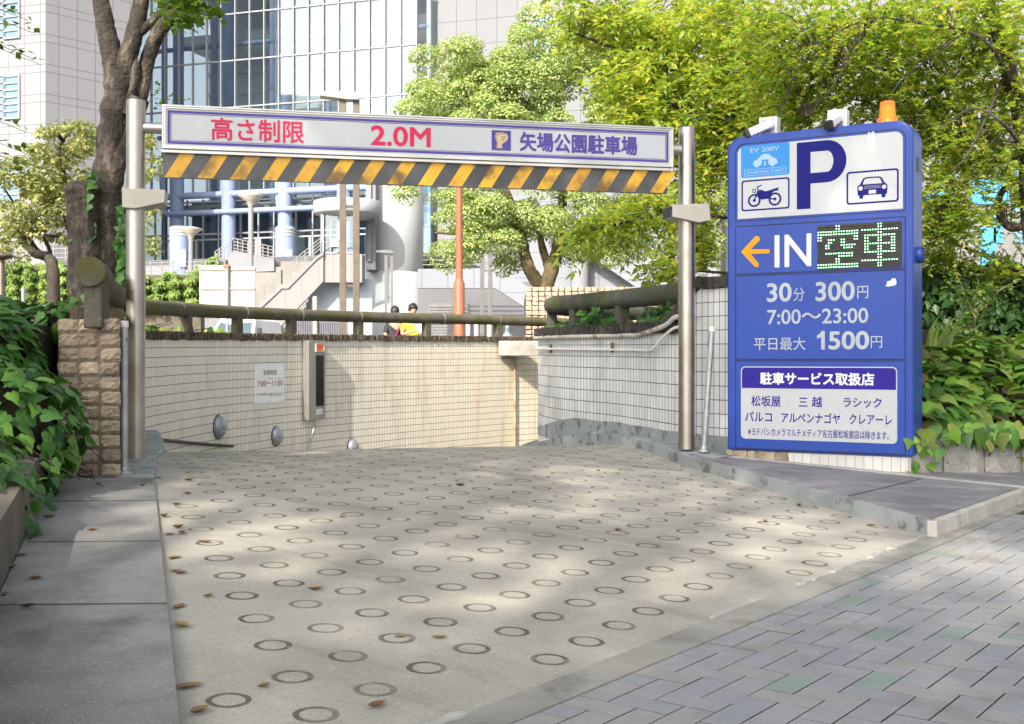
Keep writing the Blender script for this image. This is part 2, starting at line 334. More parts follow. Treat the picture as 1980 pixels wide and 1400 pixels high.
m_wmet = surf('white_metal', (.32, .335, .355), (.30, .31, .33), 2, .6, spec=.2)
m_wclad = surf('white_cladding', (.25, .257, .275), (.23, .236, .253), .7, .75, spec=.12)
m_bmet = surf('pale_blue_metal', (.25, .31, .45), (.235, .29, .43), 1, .6, spec=.2)
m_brown = surf('brown_steel', (.16, .13, .10), (.12, .10, .08), 4, .45, metal=.3)
m_gsteel = surf('grey_steel', (.22, .22, .215), (.18, .18, .175), 4, .45, metal=.4)
m_rust = surf('red_oxide_paint', (.36, .115, .06), (.30, .095, .05), 3, .5, dirt=(.3, .12, .08), dsc=3, damt=.4)
m_amber = None
# ---------------------------------------------------------------- ramp, gutter, pavers, slab, walkway
Hx, Hy = -.793, .609; Vx, Vy = .609, .793; K0 = (2.38, 6.38)
def UV2(u, v): return (K0[0]+u*Hx+v*Vx, K0[1]+u*Hy+v*Vy)
def toU(x, y): return ((x-K0[0])*Hx+(y-K0[1])*Hy, (x-K0[0])*Vx+(y-K0[1])*Vy)
def zroad(x, y):
    u, v = toU(x, y); ww = x*-.21+y*.978; a = .06*u
    t = max(ww-9.3, 0); c = .235-(.04*t*t if t < 1.6 else .04*2.56+.128*(t-1.6))
    h = max(.05-abs(a-c), 0)/.05; return min(a, c)-h*h*.05/4
n = NT('ramp_concrete')
u, v = n.uv()
du = n.m('SUBTRACT', u, .3425); dv = n.m('SUBTRACT', v, -4.3512)
Au, Av, Bu, Bv = .0332, .2654, .2890, .1712; det = Au*Bv-Av*Bu       # ring lattice vectors a, b
p = n.m('DIVIDE', n.m('SUBTRACT', n.m('MULTIPLY', du, Bv), n.m('MULTIPLY', dv, Bu)), det)
q = n.m('DIVIDE', n.m('SUBTRACT', n.m('MULTIPLY', dv, Au), n.m('MULTIPLY', du, Av)), det)
fp = n.m('SUBTRACT', p, n.m('ROUND', p)); fq = n.m('SUBTRACT', q, n.m('ROUND', q))
wn = n.white(n.m('ROUND', p), n.m('ROUND', q))
ru = n.m('ADD', n.m('MULTIPLY', fp, Au), n.m('MULTIPLY', fq, Bu)); rw = n.m('ADD', n.m('MULTIPLY', fp, Av), n.m('MULTIPLY', fq, Bv))
rr = n.m('ADD', n.m('SQRT', n.m('ADD', n.m('MULTIPLY', ru, ru), n.m('MULTIPLY', rw, rw))), n.m('MULTIPLY', n.m('SUBTRACT', n.noise(26, 3), .5), .010))
ring = n.m('MULTIPLY', n.ss(rr, .0445, .0475), n.ss(rr, .065, .062))
e0, e1 = toU(-.66, 2.31), toU(-2.28, 7.24); ks = (e1[1]-e0[1])/(e1[0]-e0[0])
cu, cv = n.m('SUBTRACT', u, ru), n.m('SUBTRACT', v, rw)
inb = n.m('MULTIPLY', n.m('GREATER_THAN', cu, .16), n.m('GREATER_THAN', n.m('SUBTRACT', cv, n.m('MULTIPLY', cu, ks)), e0[1]-ks*e0[0]+.17)); ring = n.m('MULTIPLY', ring, inb)
fill = n.ss(n.m('ADD', n.noise(9, 4), n.m('MULTIPLY', wn, .15)), .64, .80)
c = n.mix(n.ss(n.noise(1.1, 6), .35, .68), (.395, .373, .32), (.315, .296, .255))
c = n.mix(n.m('MULTIPLY', n.ss(n.noise(110, 2), .55, .7), .55), c, (.17, .16, .14))
c = n.mix(n.m('MULTIPLY', n.ss(n.noise(75, 2), .6, .72), .5), c, (.55, .53, .49))
c = n.mix(n.m('MULTIPLY', n.ss(n.noise(.8, 7, None, .7), .5, .68), .42), c, (.23, .205, .16))
c = n.mix(n.m('MULTIPLY', n.ss(n.noise(7, 5, None, .7), .56, .72), .3), c, (.48, .45, .38))
uvn = n.n('ShaderNodeUVMap').outputs[0]
c = n.mix(n.m('MULTIPLY', n.ss(n.noise(1.0, 6, n.map((.5, 2.6, 1), uvn), .62), .5, .68), .5), c, (.185, .172, .15))
c = n.mix(n.m('MULTIPLY', n.ss(n.noise(1.0, 5, n.map((3.1, .9, 1), uvn), .6), .56, .70), .35), c, (.44, .42, .375))
gc = n.mix(fill, (.098, .09, .072), (.27, .22, .145))
n.set(Base_Color=n.mix(n.m('MULTIPLY', ring, n.m('ADD', .55, n.m('MULTIPLY', n.ss(n.noise(6, 3), .35, .6), .4))), c, gc), Roughness=.88, Specular_IOR_Level=.3)
n.bump(n.m('SUBTRACT', n.m('MULTIPLY', n.noise(130, 5), .45), n.m('MULTIPLY', ring, 1.2)), .55, .008)
m_ramp = n.mat
mb = MB(); uv = []; us = [.05+.12*i for i in range(190)]; vs_ = [-9+.3*i for i in range(56)]
for a in us:
    for b in vs_:
        x, y = UV2(a, b); mb.v.append((x, y, zroad(x, y))); uv.append((a, b))
nv = len(vs_)
for i in range(len(us)-1):
    for j in range(nv-1):
        X, Y = UV2((us[i]+us[i+1])/2, (vs_[j]+vs_[j+1])/2)
        if Y < 7.6 and X < -2.28+(7.24-Y)*.3305-.28: continue
        mb.f.append([i*nv+j, i*nv+j+1, (i+1)*nv+j+1, (i+1)*nv+j][::-1]); mb.m.append(0); mb.sm.append(True)
struct(mb.build('ramp', m_ramp, uv=uv))
mb = MB()                                            # ground sheet on the street side, far beyond the frame
mb.slab([UV2(-.09, -200), UV2(-.09, 200), UV2(-300, 200), UV2(-300, -200)], -.08, -.03)
struct(mb.build('street_ground', m_gut))
mb = MB(); mb.slab([UV2(-.087, -12), UV2(-.087, 14), UV2(.052, 14), UV2(.052, -12)], -.06, lambda x, y: .002 if toU(x, y)[0] < 0 else .008)
struct(mb.build('gutter', m_gut, bevel=.004))
mb = MB(); b = -4.9
while b < -.05:                                       # broken white mortar strip along the gutter
    ln = random.uniform(.2, .6)
    if random.random() < .42:
        k = 9; e = [(UV2(.038+random.uniform(-.008, .008), b+ln*i/k)) for i in range(k+1)]+[(UV2(.072+random.uniform(-.014, .014), b+ln*i/k)) for i in range(k, -1, -1)]
        mb.slab(e, -.01, lambda x, y: .0135)
    b += ln+random.uniform(.02, .22)
struct(mb.build('mortar_strip', m_whitem), 'structure')
pm = [surf('paver_'+k, c1, c2, 7, .8, bump=.35, bsc=150, bdist=.004, dirt=(.13, .125, .115), dsc=2.2, damt=.5, speck=((.38, .38, .39), 130, .3)) for k, c1, c2 in
      (('grey', (.285, .285, .288), (.245, .245, .25)), ('warm', (.295, .29, .278), (.255, .25, .24)), ('blue', (.27, .275, .288), (.235, .24, .255)), ('green', (.225, .28, .25), (.195, .245, .215)))]
mb = MB(); W = .1; g = .0024; ch = .0010
for i in range(-24, 62):
    for j in range(-2, 70):
        k = (i-j) % 4
        if k == 0: x0, x1, y0, y1 = i, i+2, j, j+1
        elif k == 2: x0, x1, y0, y1 = i, i+1, j-1, j+1
        else: continue
        # x along V, y along -H
        cv, cu = (x0+x1)/2*W-5.0, -.092-(y0+y1)/2*W+.1
        X, Y = UV2(cu, cv)
        if Y < 1.0 or Y > 13 or X > 6.5 or X < -2.5: continue
        a0, a1, b0, b1 = x0*W-5+g, x1*W-5-g, -.092+.1-y1*W+g, -.092+.1-y0*W-g
        b1 = min(b1, -.095)
        if b1-b0 < .012: continue
        t = random.gauss(0, .0005)-.001; r = random.random(); mi = 3 if (r < .09 and X > .8) else (0 if r < .55 else (1 if r < .78 else 2))
        if X < .5 or Y > 5: mi = mi if random.random() < .5 else 1
        L = [(*UV2(b, a), z+t) for (aa, bb, z) in (((a0, a1), (b0, b1), -.02), ((a0, a1), (b0, b1), -ch), ((a0+ch, a1-ch), (b0+ch, b1-ch), 0)) for (a, b) in ((aa[0], bb[0]), (aa[1], bb[0]), (aa[1], bb[1]), (aa[0], bb[1]))]
        fs = [(8, 9, 10, 11)]
        for lv in (0, 4): fs += [(lv+q, lv+(q+1) % 4, lv+4+(q+1) % 4, lv+4+q) for q in range(4)]
        mb.add(L, fs[:1]+fs[5:], mi); mb.add(L, fs[1:5], 4)
m_pside = surf('paver_side', (.055, .05, .042), (.035, .032, .026), 6, 1)
struct(mb.build('paved_street', pm+[m_pside]))
m_joint = surf('joint_sand', (.05, .045, .036), (.03, .028, .022), 6, 1, dirt=(.06, .075, .02), dsc=4, damt=.6)
mb = MB(); mb.slab([UV2(-.088, -5), UV2(-.088, 7), UV2(-8, 7), UV2(-8, -5)], -.03, -.0075)
struct(mb.build('paving_bed', m_joint))
# right slab with its kerbs
def zslab(x, y): return min(.09+.056*toU(x, y)[0], .27)
EDGE = [(2.345, 6.405), (1.98, 7.38), (1.62, 8.42), (1.36, 9.2), (1.145, 10.3), (.80, 11.3), (.42, 12.1), (.16, 12.9), (.10, 13.6), (.3, 14.6)]
EDGE = [(p.x, p.y) for p in crom([(x, y, 0) for x, y in EDGE], 5)]
def off2(pts, d):
    out = []
    for i, p in enumerate(pts):
        a = Vector(pts[max(i-1, 0)]); b = Vector(pts[min(i+1, len(pts)-1)]); t = (b-a).normalized(); out.append((p[0]+t.y*d, p[1]-t.x*d))
    return out
E1 = off2(EDGE, .045); mb = MB(); N = len(EDGE)
for i in range(N-1):
    a, b, c, d = EDGE[i], EDGE[i+1], E1[i+1], E1[i]; zz = lambda q: zslab(*q)+.004-.17*min(max(q[1]-11.4, 0), 1.8)
    top = [(*a, zz(a)), (*b, zz(b)), (*c, zz(c)), (*d, zz(d))]; bot = [(p[0], p[1], -1.2) for p in top]
    mb.add(top+bot, [(0, 3, 2, 1), (0, 1, 5, 4), (3, 7, 6, 2)], 0)
struct(mb.build('kerb', m_kerbp, bevel=.0))
mb = MB()
def q3(p): return (p[0], p[1], zslab(*p))
back = [UV2(-.0, 2.2), UV2(0, 8), UV2(3.2, 8)]
m_strip = m_kerbl
pts = [E1[k] for k in range(0, N, 1) if E1[k][1] < 9.3]
poly = [UV2(.05, .05)]+[p for p in pts[1:]]+[(1.55, 9.4), (1.9, 9.6), (3.1, 8.8), UV2(.05, 7)]
mb.v = [(p[0], p[1], zslab(*p)+.0015) for p in poly]; mb.f = [list(range(len(poly)))[::-1]]; mb.m = [0]; mb.sm = [False]
struct(mb.build('footway_slab', m_slab))
mb = MB(); pk = [E1[k] for k in range(N) if E1[k][1] >= 8.3]; ok_ = [off2(pk, .03+1.07*min(max((p[1]-8.9)/.6, 0), 1))[i] for i, p in enumerate(pk)]
for i in range(len(pk)-1): z0_, z1_ = [min(zslab(*q)-.002, .266)-.17*min(max(q[1]-11.4, 0), 1.8) for q in (pk[i], pk[i+1])]; mb.add([(*pk[i], z0_), (*pk[i+1], z1_), (*ok_[i+1], z1_), (*ok_[i], z0_)], [(0, 3, 2, 1)])
struct(mb.build('kerb_top', m_kerbp))
mb = MB()                                            # light kerb along the street
for k in range(12):
    a, b = -.012+k*.6, .58+k*.6
    pl = [UV2(-.005, a), UV2(-.005, b), UV2(.052, b), UV2(.052, a)]
    mb.slab(pl, -.05, lambda x, y: .094)
struct(mb.build('street_kerb', m_kerbl, bevel=.008))
# left walkway, rising toward the gate
def zwalk(x, y): return .26-.045*(7.24-y) if y < 7.24 else .26
mb = MB(); rows = []
for i in range(30):
    y = 1.2+i*.22; xr = -2.28+(7.24-y)*.3305; t = (y-4.02)/(7.24-4.02); xl = xr-(.62+.02*t)
    rows.append(((xl, y), (xr, y)))
for i in range(len(rows)-1):
    a, b = rows[i]; d, c = rows[i+1]
    if d[1] > 7.3: break
    T = [(*p, zwalk(*p)) for p in (a, b, c, d)]; B = [(x, y, z-.5) for x, y, z in T]
    mb.add(T+B, [(0, 1, 2, 3), (1, 5, 6, 2), (0, 3, 7, 4)])
struct(mb.build('walkway', m_walk))
mb = MB()
for yy in (2.9, 4.1, 5.2, 6.3):
    xr = -2.28+(7.24-yy)*.3305; xl = xr-.6; mb.slab([(xr-.003, yy), (xl, yy-.02), (xl, yy-.009), (xr-.003, yy+.011)], 0, lambda x, y: zwalk(x, y)+.002)
struct(mb.build('walkway_joint', surf('walk_joint', (.07, .065, .06), (.04, .037, .033), 8, 1)))
mb = MB()                                            # kerb that carries the left post
pl = [(-2.285, 7.26), (-2.50, 8.0), (-2.70, 8.62), (-2.92, 9.6), (-3.25, 10.6), (-3.7, 11.9), (-4.3, 11.9), (-3.4, 9.5), (-2.95, 7.9), (-2.9, 7.26)]
mb.slab(pl, -.8, .262); struct(mb.build('post_kerb', m_kerbp, bevel=.012))
# plaza behind the walls and the earth behind them
WL = [(-2.63, 7.60), (-2.79, 8.0), (-3.01, 8.6), (-3.44, 10.0), (-3.93, 11.7), (-4.34, 13.45), (-4.22, 15.65), (-3.85, 16.95), (-3.34, 18.2), (-2.2, 20.05), (-.21, 22.5), (.47, 23.2), (2.2, 24.9)]
WLs = [(p.x, p.y) for p in crom([(x, y, 0) for x, y in WL], 8)]
WR = [(1.90, 9.36), (1.72, 9.62), (1.46, 10.06), (1.08, 11.3), (.61, 12.35), (.36, 13.3), (.34, 14.1), (.62, 15.1), (1.4, 16.2), (2.8, 17.2)]
WRs = [(p.x, p.y) for p in crom([(x, y, 0) for x, y in WR], 8)]
m_plaza = surf('plaza_paving', (.18, .172, .158), (.155, .148, .136), .8, .85, dirt=(.25, .23, .2), dsc=.6, damt=.4)
mb = MB(); outer = off2(WLs, -.32)
mb.v = [(x, y, .35) for x, y in outer+[(400, 60), (400, 500), (-400, 500), (-400, 7.6)]]; mb.f = [list(range(len(mb.v)))]; mb.m = [0]; mb.sm = [False]
struct(mb.build('plaza', m_plaza))
# ---------------------------------------------------------------- tiled walls
m_tileL = tilemat('cream_tiles', (.80, .77, .68), (.74, .70, .62), (.11, .092, .07), jw=.12, jh=.085, samt=.42, warm=((.80, .715, .53), 9, 19), stain=(.45, .34, .2))  # far tiles tinted warm in place of sun and bounced light
m_tileR = tilemat('white_tiles', (.70, .705, .70), (.60, .605, .60), (.03, .028, .027), jw=.17, samt=.5, stain=(.26, .24, .21))
def zcopL(px_y): return 1.25+.12*min(max((px_y-13.45)/(22.5-13.45), 0), 1)
def coping(mb, pts, zb, zt, w0=.045, w1=.28, pitch=.058, side=1):
    tot = 0; L = [0]
    for i in range(1, len(pts)): tot += (Vector(pts[i])-Vector(pts[i-1])).length; L.append(tot)
    s = 0
    while s < tot-.02:
        i = max(k for k in range(len(L)) if L[k] <= s); i = min(i, len(pts)-2)
        t = (Vector(pts[i+1])-Vector(pts[i])).normalized(); p = Vector(pts[i])+t*(s-L[i]); nn = Vector((t.y, -t.x))*side
        pw = pitch*random.uniform(.75, 1.2); o = random.uniform(-.012, .014)
        M = Matrix(((t.x, nn.x, 0, p.x), (t.y, nn.y, 0, p.y), (0, 0, 1, 0), (0, 0, 0, 1)))
        b = zb(p) if callable(zb) else zb; tt = zt(p) if callable(zt) else zt
        mb.box((.002, -w1, b+random.uniform(-.015, .008)), (pw-.006, w0+o, tt+random.uniform(-.012, .01)), 0, M, .006); s += pw
def tiled_wall(name, label, pts, ztop, zbot, tile, thick):  # thick: signed, towards the earth side
    r = thing(name, label, 'wall', (pts[0][0], pts[0][1], .2))
    mb = MB(); vs = []; uv = []; s = 0
    for i, p in enumerate(pts):
        if i: s += (Vector(p)-Vector(pts[i-1])).length
        zt = ztop(p[1]); vs += [(*p, zbot), (*p, zt)]; uv += [(s, zbot-zt), (s, 0)]
    mb.add(vs, [(2*i+2, 2*i, 2*i+1, 2*i+3) for i in range(len(pts)-1)])
    o = mb.build('tiled_face', tile, r, world=True, uv=uv)
    bk = off2(pts, thick); mb = MB(); vs = []
    for p, q in zip(pts, bk): vs += [(*q, zbot), (*q, ztop(p[1])+.02), (*p, ztop(p[1])+.02)]
    mb.add(vs, [f for i in range(len(pts)-1) for f in ((3*i, 3*i+3, 3*i+4, 3*i+1), (3*i+1, 3*i+4, 3*i+5, 3*i+2))])
    mb.build('wall_core', m_conc, r, world=True); return r
wallL = tiled_wall('tiled_wall', 'curved cream tiled retaining wall sweeping down beside the ramp', WLs, zcopL, -2.6, m_tileL, -.3)
mb = MB(); coping(mb, WLs, lambda p: zcopL(p.y)-.005, lambda p: zcopL(p.y)+.085, .035, .3, side=1); mb.build('coping', m_cop, wallL, world=True)
zc = lambda y: 1.245+.04*min(max((y-10)/3.6, 0), 1) if y > 9.9 else 1.62
iR = min(i for i, p in enumerate(WRs) if p[1] > 9.95)
wallR = tiled_wall('tiled_wall', 'white tiled wall with dark stone coping and a raised step beside the blue sign', WRs[iR:], lambda y: 1.245+.04*min(max((y-10)/3.6, 0), 1), -2.6, m_tileR, .3)
mb = MB(); uv = []; s = 0
for p in WRs[:iR+1]:
    mb.v += [(*p, -.5), (*p, 1.62)]
tot = 0
for i, p in enumerate(WRs[:iR+1]):
    if i: tot -= (Vector(p)-Vector(WRs[i-1])).length
    uv += [(tot, -.5-1.245), (tot, 1.62-1.245)]
for i in range(iR): mb.f.append([2*i, 2*i+2, 2*i+3, 2*i+1]); mb.m.append(0); mb.sm.append(False)
mb.build('tiled_step', m_tileR, wallR, world=True, uv=uv)
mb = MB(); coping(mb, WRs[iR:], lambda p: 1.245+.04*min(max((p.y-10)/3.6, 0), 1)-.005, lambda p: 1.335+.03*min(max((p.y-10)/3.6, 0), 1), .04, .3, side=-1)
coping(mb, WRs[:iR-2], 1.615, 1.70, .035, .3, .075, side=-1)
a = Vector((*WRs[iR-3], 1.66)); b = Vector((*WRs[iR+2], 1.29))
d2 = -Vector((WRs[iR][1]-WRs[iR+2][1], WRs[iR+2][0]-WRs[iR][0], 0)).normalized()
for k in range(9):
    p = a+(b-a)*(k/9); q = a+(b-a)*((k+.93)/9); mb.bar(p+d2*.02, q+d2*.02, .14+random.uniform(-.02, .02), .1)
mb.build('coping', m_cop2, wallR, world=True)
mb = MB(); vs = []                                    # painted band at the foot of the wall
mid = [WRs[i] for i in range(len(WRs)) if 9.3 < WRs[i][1] < 14.0]; fr = off2(mid, -.006)
for i, p in enumerate(fr):
    t = p[1]; h = .36+.012*math.exp(-((t-11.7)/.9)**2)+.004*sin(9*t)-.16*min(max((t-12.3)/1.2, 0), 1); vs += [(*p, .1), (*p, h)]
mb.add(vs, [(2*i, 2*i+2, 2*i+3, 2*i+1) for i in range(len(fr)-1)]); mb.build('painted_band', m_kerbp, wallR, world=True)
# portal beam where the ramp dives
bm_ = thing('portal_beam', 'pale concrete beam over the mouth of the ramp tunnel', 'beam', (.5, 22.4, 1.05))
mb = MB(); mb.slab([(-.27, 22.36), (3.2, 21.9), (3.2, 22.3), (-.05, 22.72)], 1.07, 1.365); mb.build('beam', m_conc, bm_, bevel=.015, world=True)
mb = MB(); p = wallp = min(WLs, key=lambda p: abs(CX+F*p[0]/p[1]-990)); mb.tube([(p[0]+.03, p[1]-.04, 1.05), (p[0]+.03, p[1]-.04, -2)], .028, 8)
tag(mb.build('drain_pipe', surf('drain_paint', (.45, .36, .25), (.3, .2, .12), 4, .6, dirt=(.16, .08, .04), dsc=4, damt=.8), loc=(p[0], p[1], -2)), 'rusty drain pipe running down the cream tiles under the beam', 'pipe')
# ---------------------------------------------------------------- concrete pipe rails
def near(pts, px): return min(range(len(pts)), key=lambda i: abs(CX+F*pts[i][0]/pts[i][1]-px))
railL = thing('pipe_rail', 'long mossy concrete pipe rail along the cream tiled wall', 'railing', (-2.66, 7.25, 1.26))
RL = [(-2.66, 7.16), (-2.80, 7.7), (-3.06, 8.5), (-3.46, 10.0), (-3.99, 11.7), (-4.40, 13.45), (-4.29, 15.7), (-3.94, 17.05), (-3.42, 18.3), (-2.3, 20.2), (-.28, 22.65), (1.3, 24.3)]
zr = lambda y: 1.555 if y < 8 else 1.555+.225*min((y-8)/14.5, 1)-.05*math.exp(-((y-11)/2.4)**2)
path = [Vector((p.x, p.y, zr(p.y))) for p in crom([(x, y, 0) for x, y in RL], 8)]
mb = MB(); mb.tube(path, .095, 20, wob=.012); mb.build('rail_pipe', m_pipe, railL, world=True)
for px in (470, 581, 700, 841, 967, 340):
    i = near(path[30:], px)+30; d = (path[i+1]-path[i]).normalized(); mb = MB(); mb.tube([path[i]-d*.012, path[i]+d*.012], .1, 20); mb.build('joint_ring', m_walk, railL, world=True)
for px in (250, 361, 461, 566, 696, 838, 964):
    i = near(path[20:], px)+20; p = path[i]; t = (path[i+1]-path[i]); M = Matrix.Translation((p.x, p.y, 0)) @ Matrix.Rotation(atan2(t.y, t.x), 4, 'Z')
    mb = MB(); mb.box((-.075, -.06, zcopL(p.y)+.03), (.075, .06, p.z-.06), 0, M); mb.build('post', m_pipe, railL, bevel=.012, world=True)
mb = MB(); mb.box((-2.715, 7.20, 1.2), (-2.60, 7.36, 1.50)); mb.build('post', m_pipe, railL, bevel=.012, world=True)
railR = thing('pipe_rail', 'short thick mossy pipe rail over the white tiled wall', 'railing', (1.46, 10.2, 1.3))
RR = [(1.98, 9.62), (1.62, 10.2), (1.28, 11.2), (.86, 12.4), (.52, 13.25), (.50, 13.75), (.74, 14.5), (1.5, 15.6), (2.9, 16.6)]
pr = [Vector((p.x, p.y, 1.60+.045*min(max((p.y-10)/3.6, 0), 1))) for p in crom([(x, y, 0) for x, y in RR], 8)]
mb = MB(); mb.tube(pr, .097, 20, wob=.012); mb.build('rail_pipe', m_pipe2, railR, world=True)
for px in (1055, 1112, 1207, 1330):
    i = near(pr[:40], px); p = pr[i]; t = (pr[i+1]-pr[i]); M = Matrix.Translation((p.x, p.y, 0)) @ Matrix.Rotation(atan2(t.y, t.x), 4, 'Z')
    mb = MB(); mb.box((-.06, -.06, 1.25), (.06, .06, p.z-.06), 0, M); mb.build('post', m_pipe2, railR, bevel=.012, world=True)
for px in (1085, 1180):
    i = near(pr[:36], px); d = (pr[i+1]-pr[i]).normalized(); mb = MB(); mb.tube([pr[i]-d*.012, pr[i]+d*.012], .1, 20); mb.build('joint_ring', m_pipe2, railR, world=True)
# soil inside the right planter
mb = MB(); mb.slab([(p[0], p[1]) for p in off2(WRs[6:60:3], .28)]+[(4.5, 16), (4.5, 11.2), (3.2, 9.6)], .3, 1.27); tag(mb.build('planter_bed', m_soil, loc=(2, 12, 1.2)), 'dark soil bed behind the white tiled wall', 'planter bed')
# conduits on the right wall
def wallpt(pts, px, dz, o): i = near(pts, px); q = off2(pts, o)[i]; return Vector((q[0], q[1], dz))
cond = thing('conduit', 'two white rusty conduit pipes clipped to the white tiled wall', 'pipe', (.6, 12.3, 1.2))
F1 = off2(WRs, -.035); idx = [i for i in range(len(WRs)) if 10.35 < WRs[i][1] < 13.9]
hi = [Vector((*F1[i], 1.225+.03*(WRs[i][1]-10)/3.6)) for i in idx]; lo = [Vector((*F1[i], 1.085+.045*(WRs[i][1]-10.6)/3)) for i in idx if WRs[i][1] > 10.75]
e = lambda x, y, z: Vector((x, y, z))
hi = [e(1.52, 9.70, 1.375), e(1.42, 9.92, 1.365), e(1.36, 10.12, 1.30)]+hi[2:]
lo = [e(1.50, 9.72, 1.285), e(1.42, 9.93, 1.275), e(1.36, 10.15, 1.21), e(1.28, 10.42, 1.09)]+lo
m_cpipe = surf('conduit_paint', (.55, .53, .49), (.45, .43, .39), 7, .55, dirt=(.2, .07, .035), dsc=5, damt=.9, dlo=.52, dhi=.6)
mb = MB(); mb.tube(crom(hi, 3), .022, 10); mb.build('upper_conduit', m_cpipe, cond, world=True)
mb = MB(); mb.tube(crom(lo, 3), .013, 10); mb.build('lower_conduit', m_wplas, cond, world=True)
for px in (1070, 1121, 1186, 1260):
    p = wallpt(WRs, px, 1.12+.0, -.02); mb = MB(); mb.box((p.x-.012, p.y-.012, 1.07), (p.x+.012, p.y+.012, 1.17)); mb.build('clip', m_cop, cond, world=True)
# ================================================================ height-limit gate
GF = Fr((-2.83, 8.56, 0), atan2(.92, 4.286))
gate = thing('height_limit_gate', 'steel gate with long illuminated height limit box and striped bumper board', 'gate', (-2.83, 8.56, 0), GF.a)
for x, zt, zb in ((0, 2.945, .25), (4.384, 2.925, .255)):
    mb = MB(); mb.tube([(x, 0, zb), (x, 0, zt)], .07, 28, caps=False); mb.lathe((x, 0, zt), [(.07, 0), (.066, .006), (0, .008)], 28); mb.build('post', m_steel, gate)
yf = -.11
xl, _ = GF.on(313, 245, yf); xr, _ = GF.on(1302, 285, yf); zt, zb = 2.905, 2.575
mb = MB(); mb.box((xl+.01, yf+.02, zb+.012), (xr-.01, .1, zt-.012))
mb.ring(rrect(xl, xr, zb, zt, .004), rrect(xl+.028, xr-.028, zb+.028, zt-.028, .004), yf, yf+.03)
mb.ring(rrect(xl, xr, zb, zt, .004), rrect(xl+.014, xr-.014, zb+.014, zt-.014, .004), yf-.008, yf+.002)
mb.build('sign_box', m_alu, gate, bevel=.003)
mb = MB(); mb.box((xl+.026, yf+.008, zb+.026), (xr-.026, yf+.022, zt-.026)); face = mb.build('sign_face', m_acry, gate)
mb = MB(); A = lambda i: rrect(xl+i, xr-i, zb+i, zt-i, .003); mb.ring(A(.041), A(.058), yf+.005, yf+.009); mb.ring(A(.064), A(.067), yf+.005, yf+.009); mb.build('border_line', m_purple, face)
def gbox(px0, py0, px1, py1): a = GF.on(px0, py1, yf); b = GF.on(px1, py0, yf); return a[0], b[0], a[1], b[1]
x0 = GF.on(408, 240, yf)[0]; x1 = GF.on(588, 250, yf)[0]; z = 2.740
text('lettering', '高さ制限', (x0, x1, z-.087, z+.087), m_red, face, yf+.0045, .016)
x0 = GF.on(717, 260, yf)[0]; x1 = GF.on(833, 262, yf)[0]
text('lettering', '2.0M', (x0, x1, z-.078, z+.078), m_red, face, yf+.0045, .022)
x0 = GF.on(1005, 275, yf)[0]; x1 = GF.on(1233, 285, yf)[0]
text('lettering', '矢場公園駐車場', (x0, x1, z-.078, z+.078), m_purple, face, yf+.0045, .030)
x0 = GF.on(951, 270, yf)[0]; x1 = GF.on(988, 270, yf)[0]; e0 = MB(); hh = (x1-x0)
e0.box((x0, yf+.0045, z-.078), (x1, yf+.009, z+.08))
hd = [(.24, .1), (.55, .1), (.53, .32), (.7, .42), (.84, .55), (.85, .7), (.78, .84), (.6, .9), (.24, .88), (.16, .7), (.22, .5), (.27, .35)]
e0.prism([(x0+a*hh, z-.078+b*.158) for a, b in hd], yf+.003, yf+.006, 1)
for pl in ([(.3, .9), (.2, .72), (.24, .55), (.3, .36), (.27, .12)], [(.86, .94), (.66, .84), (.42, .86), (.28, .74)], [(.48, .62), (.58, .72), (.7, .68), (.62, .58), (.52, .6)], [(.5, .5), (.62, .5)]):
    for p, q in zip(pl, pl[1:]): e0.bar((x0+p[0]*hh, yf+.002, z-.078+p[1]*.158), (x0+q[0]*hh, yf+.002, z-.078+q[1]*.158), .005, .002, 0)
m_ebeige = surf('cream_film', (.62, .46, .24), None, 4, .4)
e0.build('emblem', [m_purple, m_ebeige], face)
# bumper board
yb = -.085; xa = GF.on(315, 320, yb)[0]; xb = GF.on(1290, 350, yb)[0]; zs0, zs1 = 2.362, 2.572
mb = MB(); mb.box((xa-.01, yb-.01, 2.548), (xb+.03, .09, 2.575)); mb.bar((xa, yb-.014, 2.556), (xb+.02, yb-.014, 2.556), .03, .022); mb.build('ledge', m_alu, gate, bevel=.003)
mb = MB(); mb.prism([(xa, zs0), (xb, zs0), (xb, zs1-.026), (xa, zs1-.026)], yb, yb+.03)
for i in range(17):
    a = xa+.015+(xb-xa-.16)*i/16.0-.005; wv = .112; jj = random.uniform(-.004, .004)
    b0 = zs0+random.uniform(.001, .006); t0 = zs1-.027
    mb.prism([(a, b0), (a+wv+jj, b0), (a+wv+.112, t0), (a+.112, t0)], yb-.0022, yb-.0002, 1)
    if random.random() < .8:
        q = random.uniform(.02, .1); zz = random.uniform(zs0+.02, zs0+.06); mb.bar((a+q, yb-.003, zz), (a+q+random.uniform(-.02, .02), yb-.003, zz-.03), .004, .002, 0)
mb.build('striped_board', [m_black, m_yellow], gate)
for x in (xl, xr):
    mb = MB(); mb.tube([(x, 0, 2.745), (0 if x < 2 else 4.384, 0, 2.745)], .042, 18); mb.build('arm', m_alu, gate)
def hood(pts, yn, yfar, name='sensor_housing'):
    mb = MB(); mb.prism([GF.on(a, b, yn) for a, b in pts], yn, yfar); return mb.build(name, m_beige, gate, bevel=.004)
h = hood([(236, 363), (319, 367), (318, 391), (262, 403), (236, 401)], -.13, .12)
mb = MB(); x, z_ = GF.on(262, 383, -.13); mb.box((x-.001, -.1315, z_-.072), (x+.001, -.1295, z_+.078)); mb.build('seam', m_galv, h)
h = hood([(1301, 396), (1372, 393), (1374, 426), (1352, 430), (1301, 419)], -.12, .12)
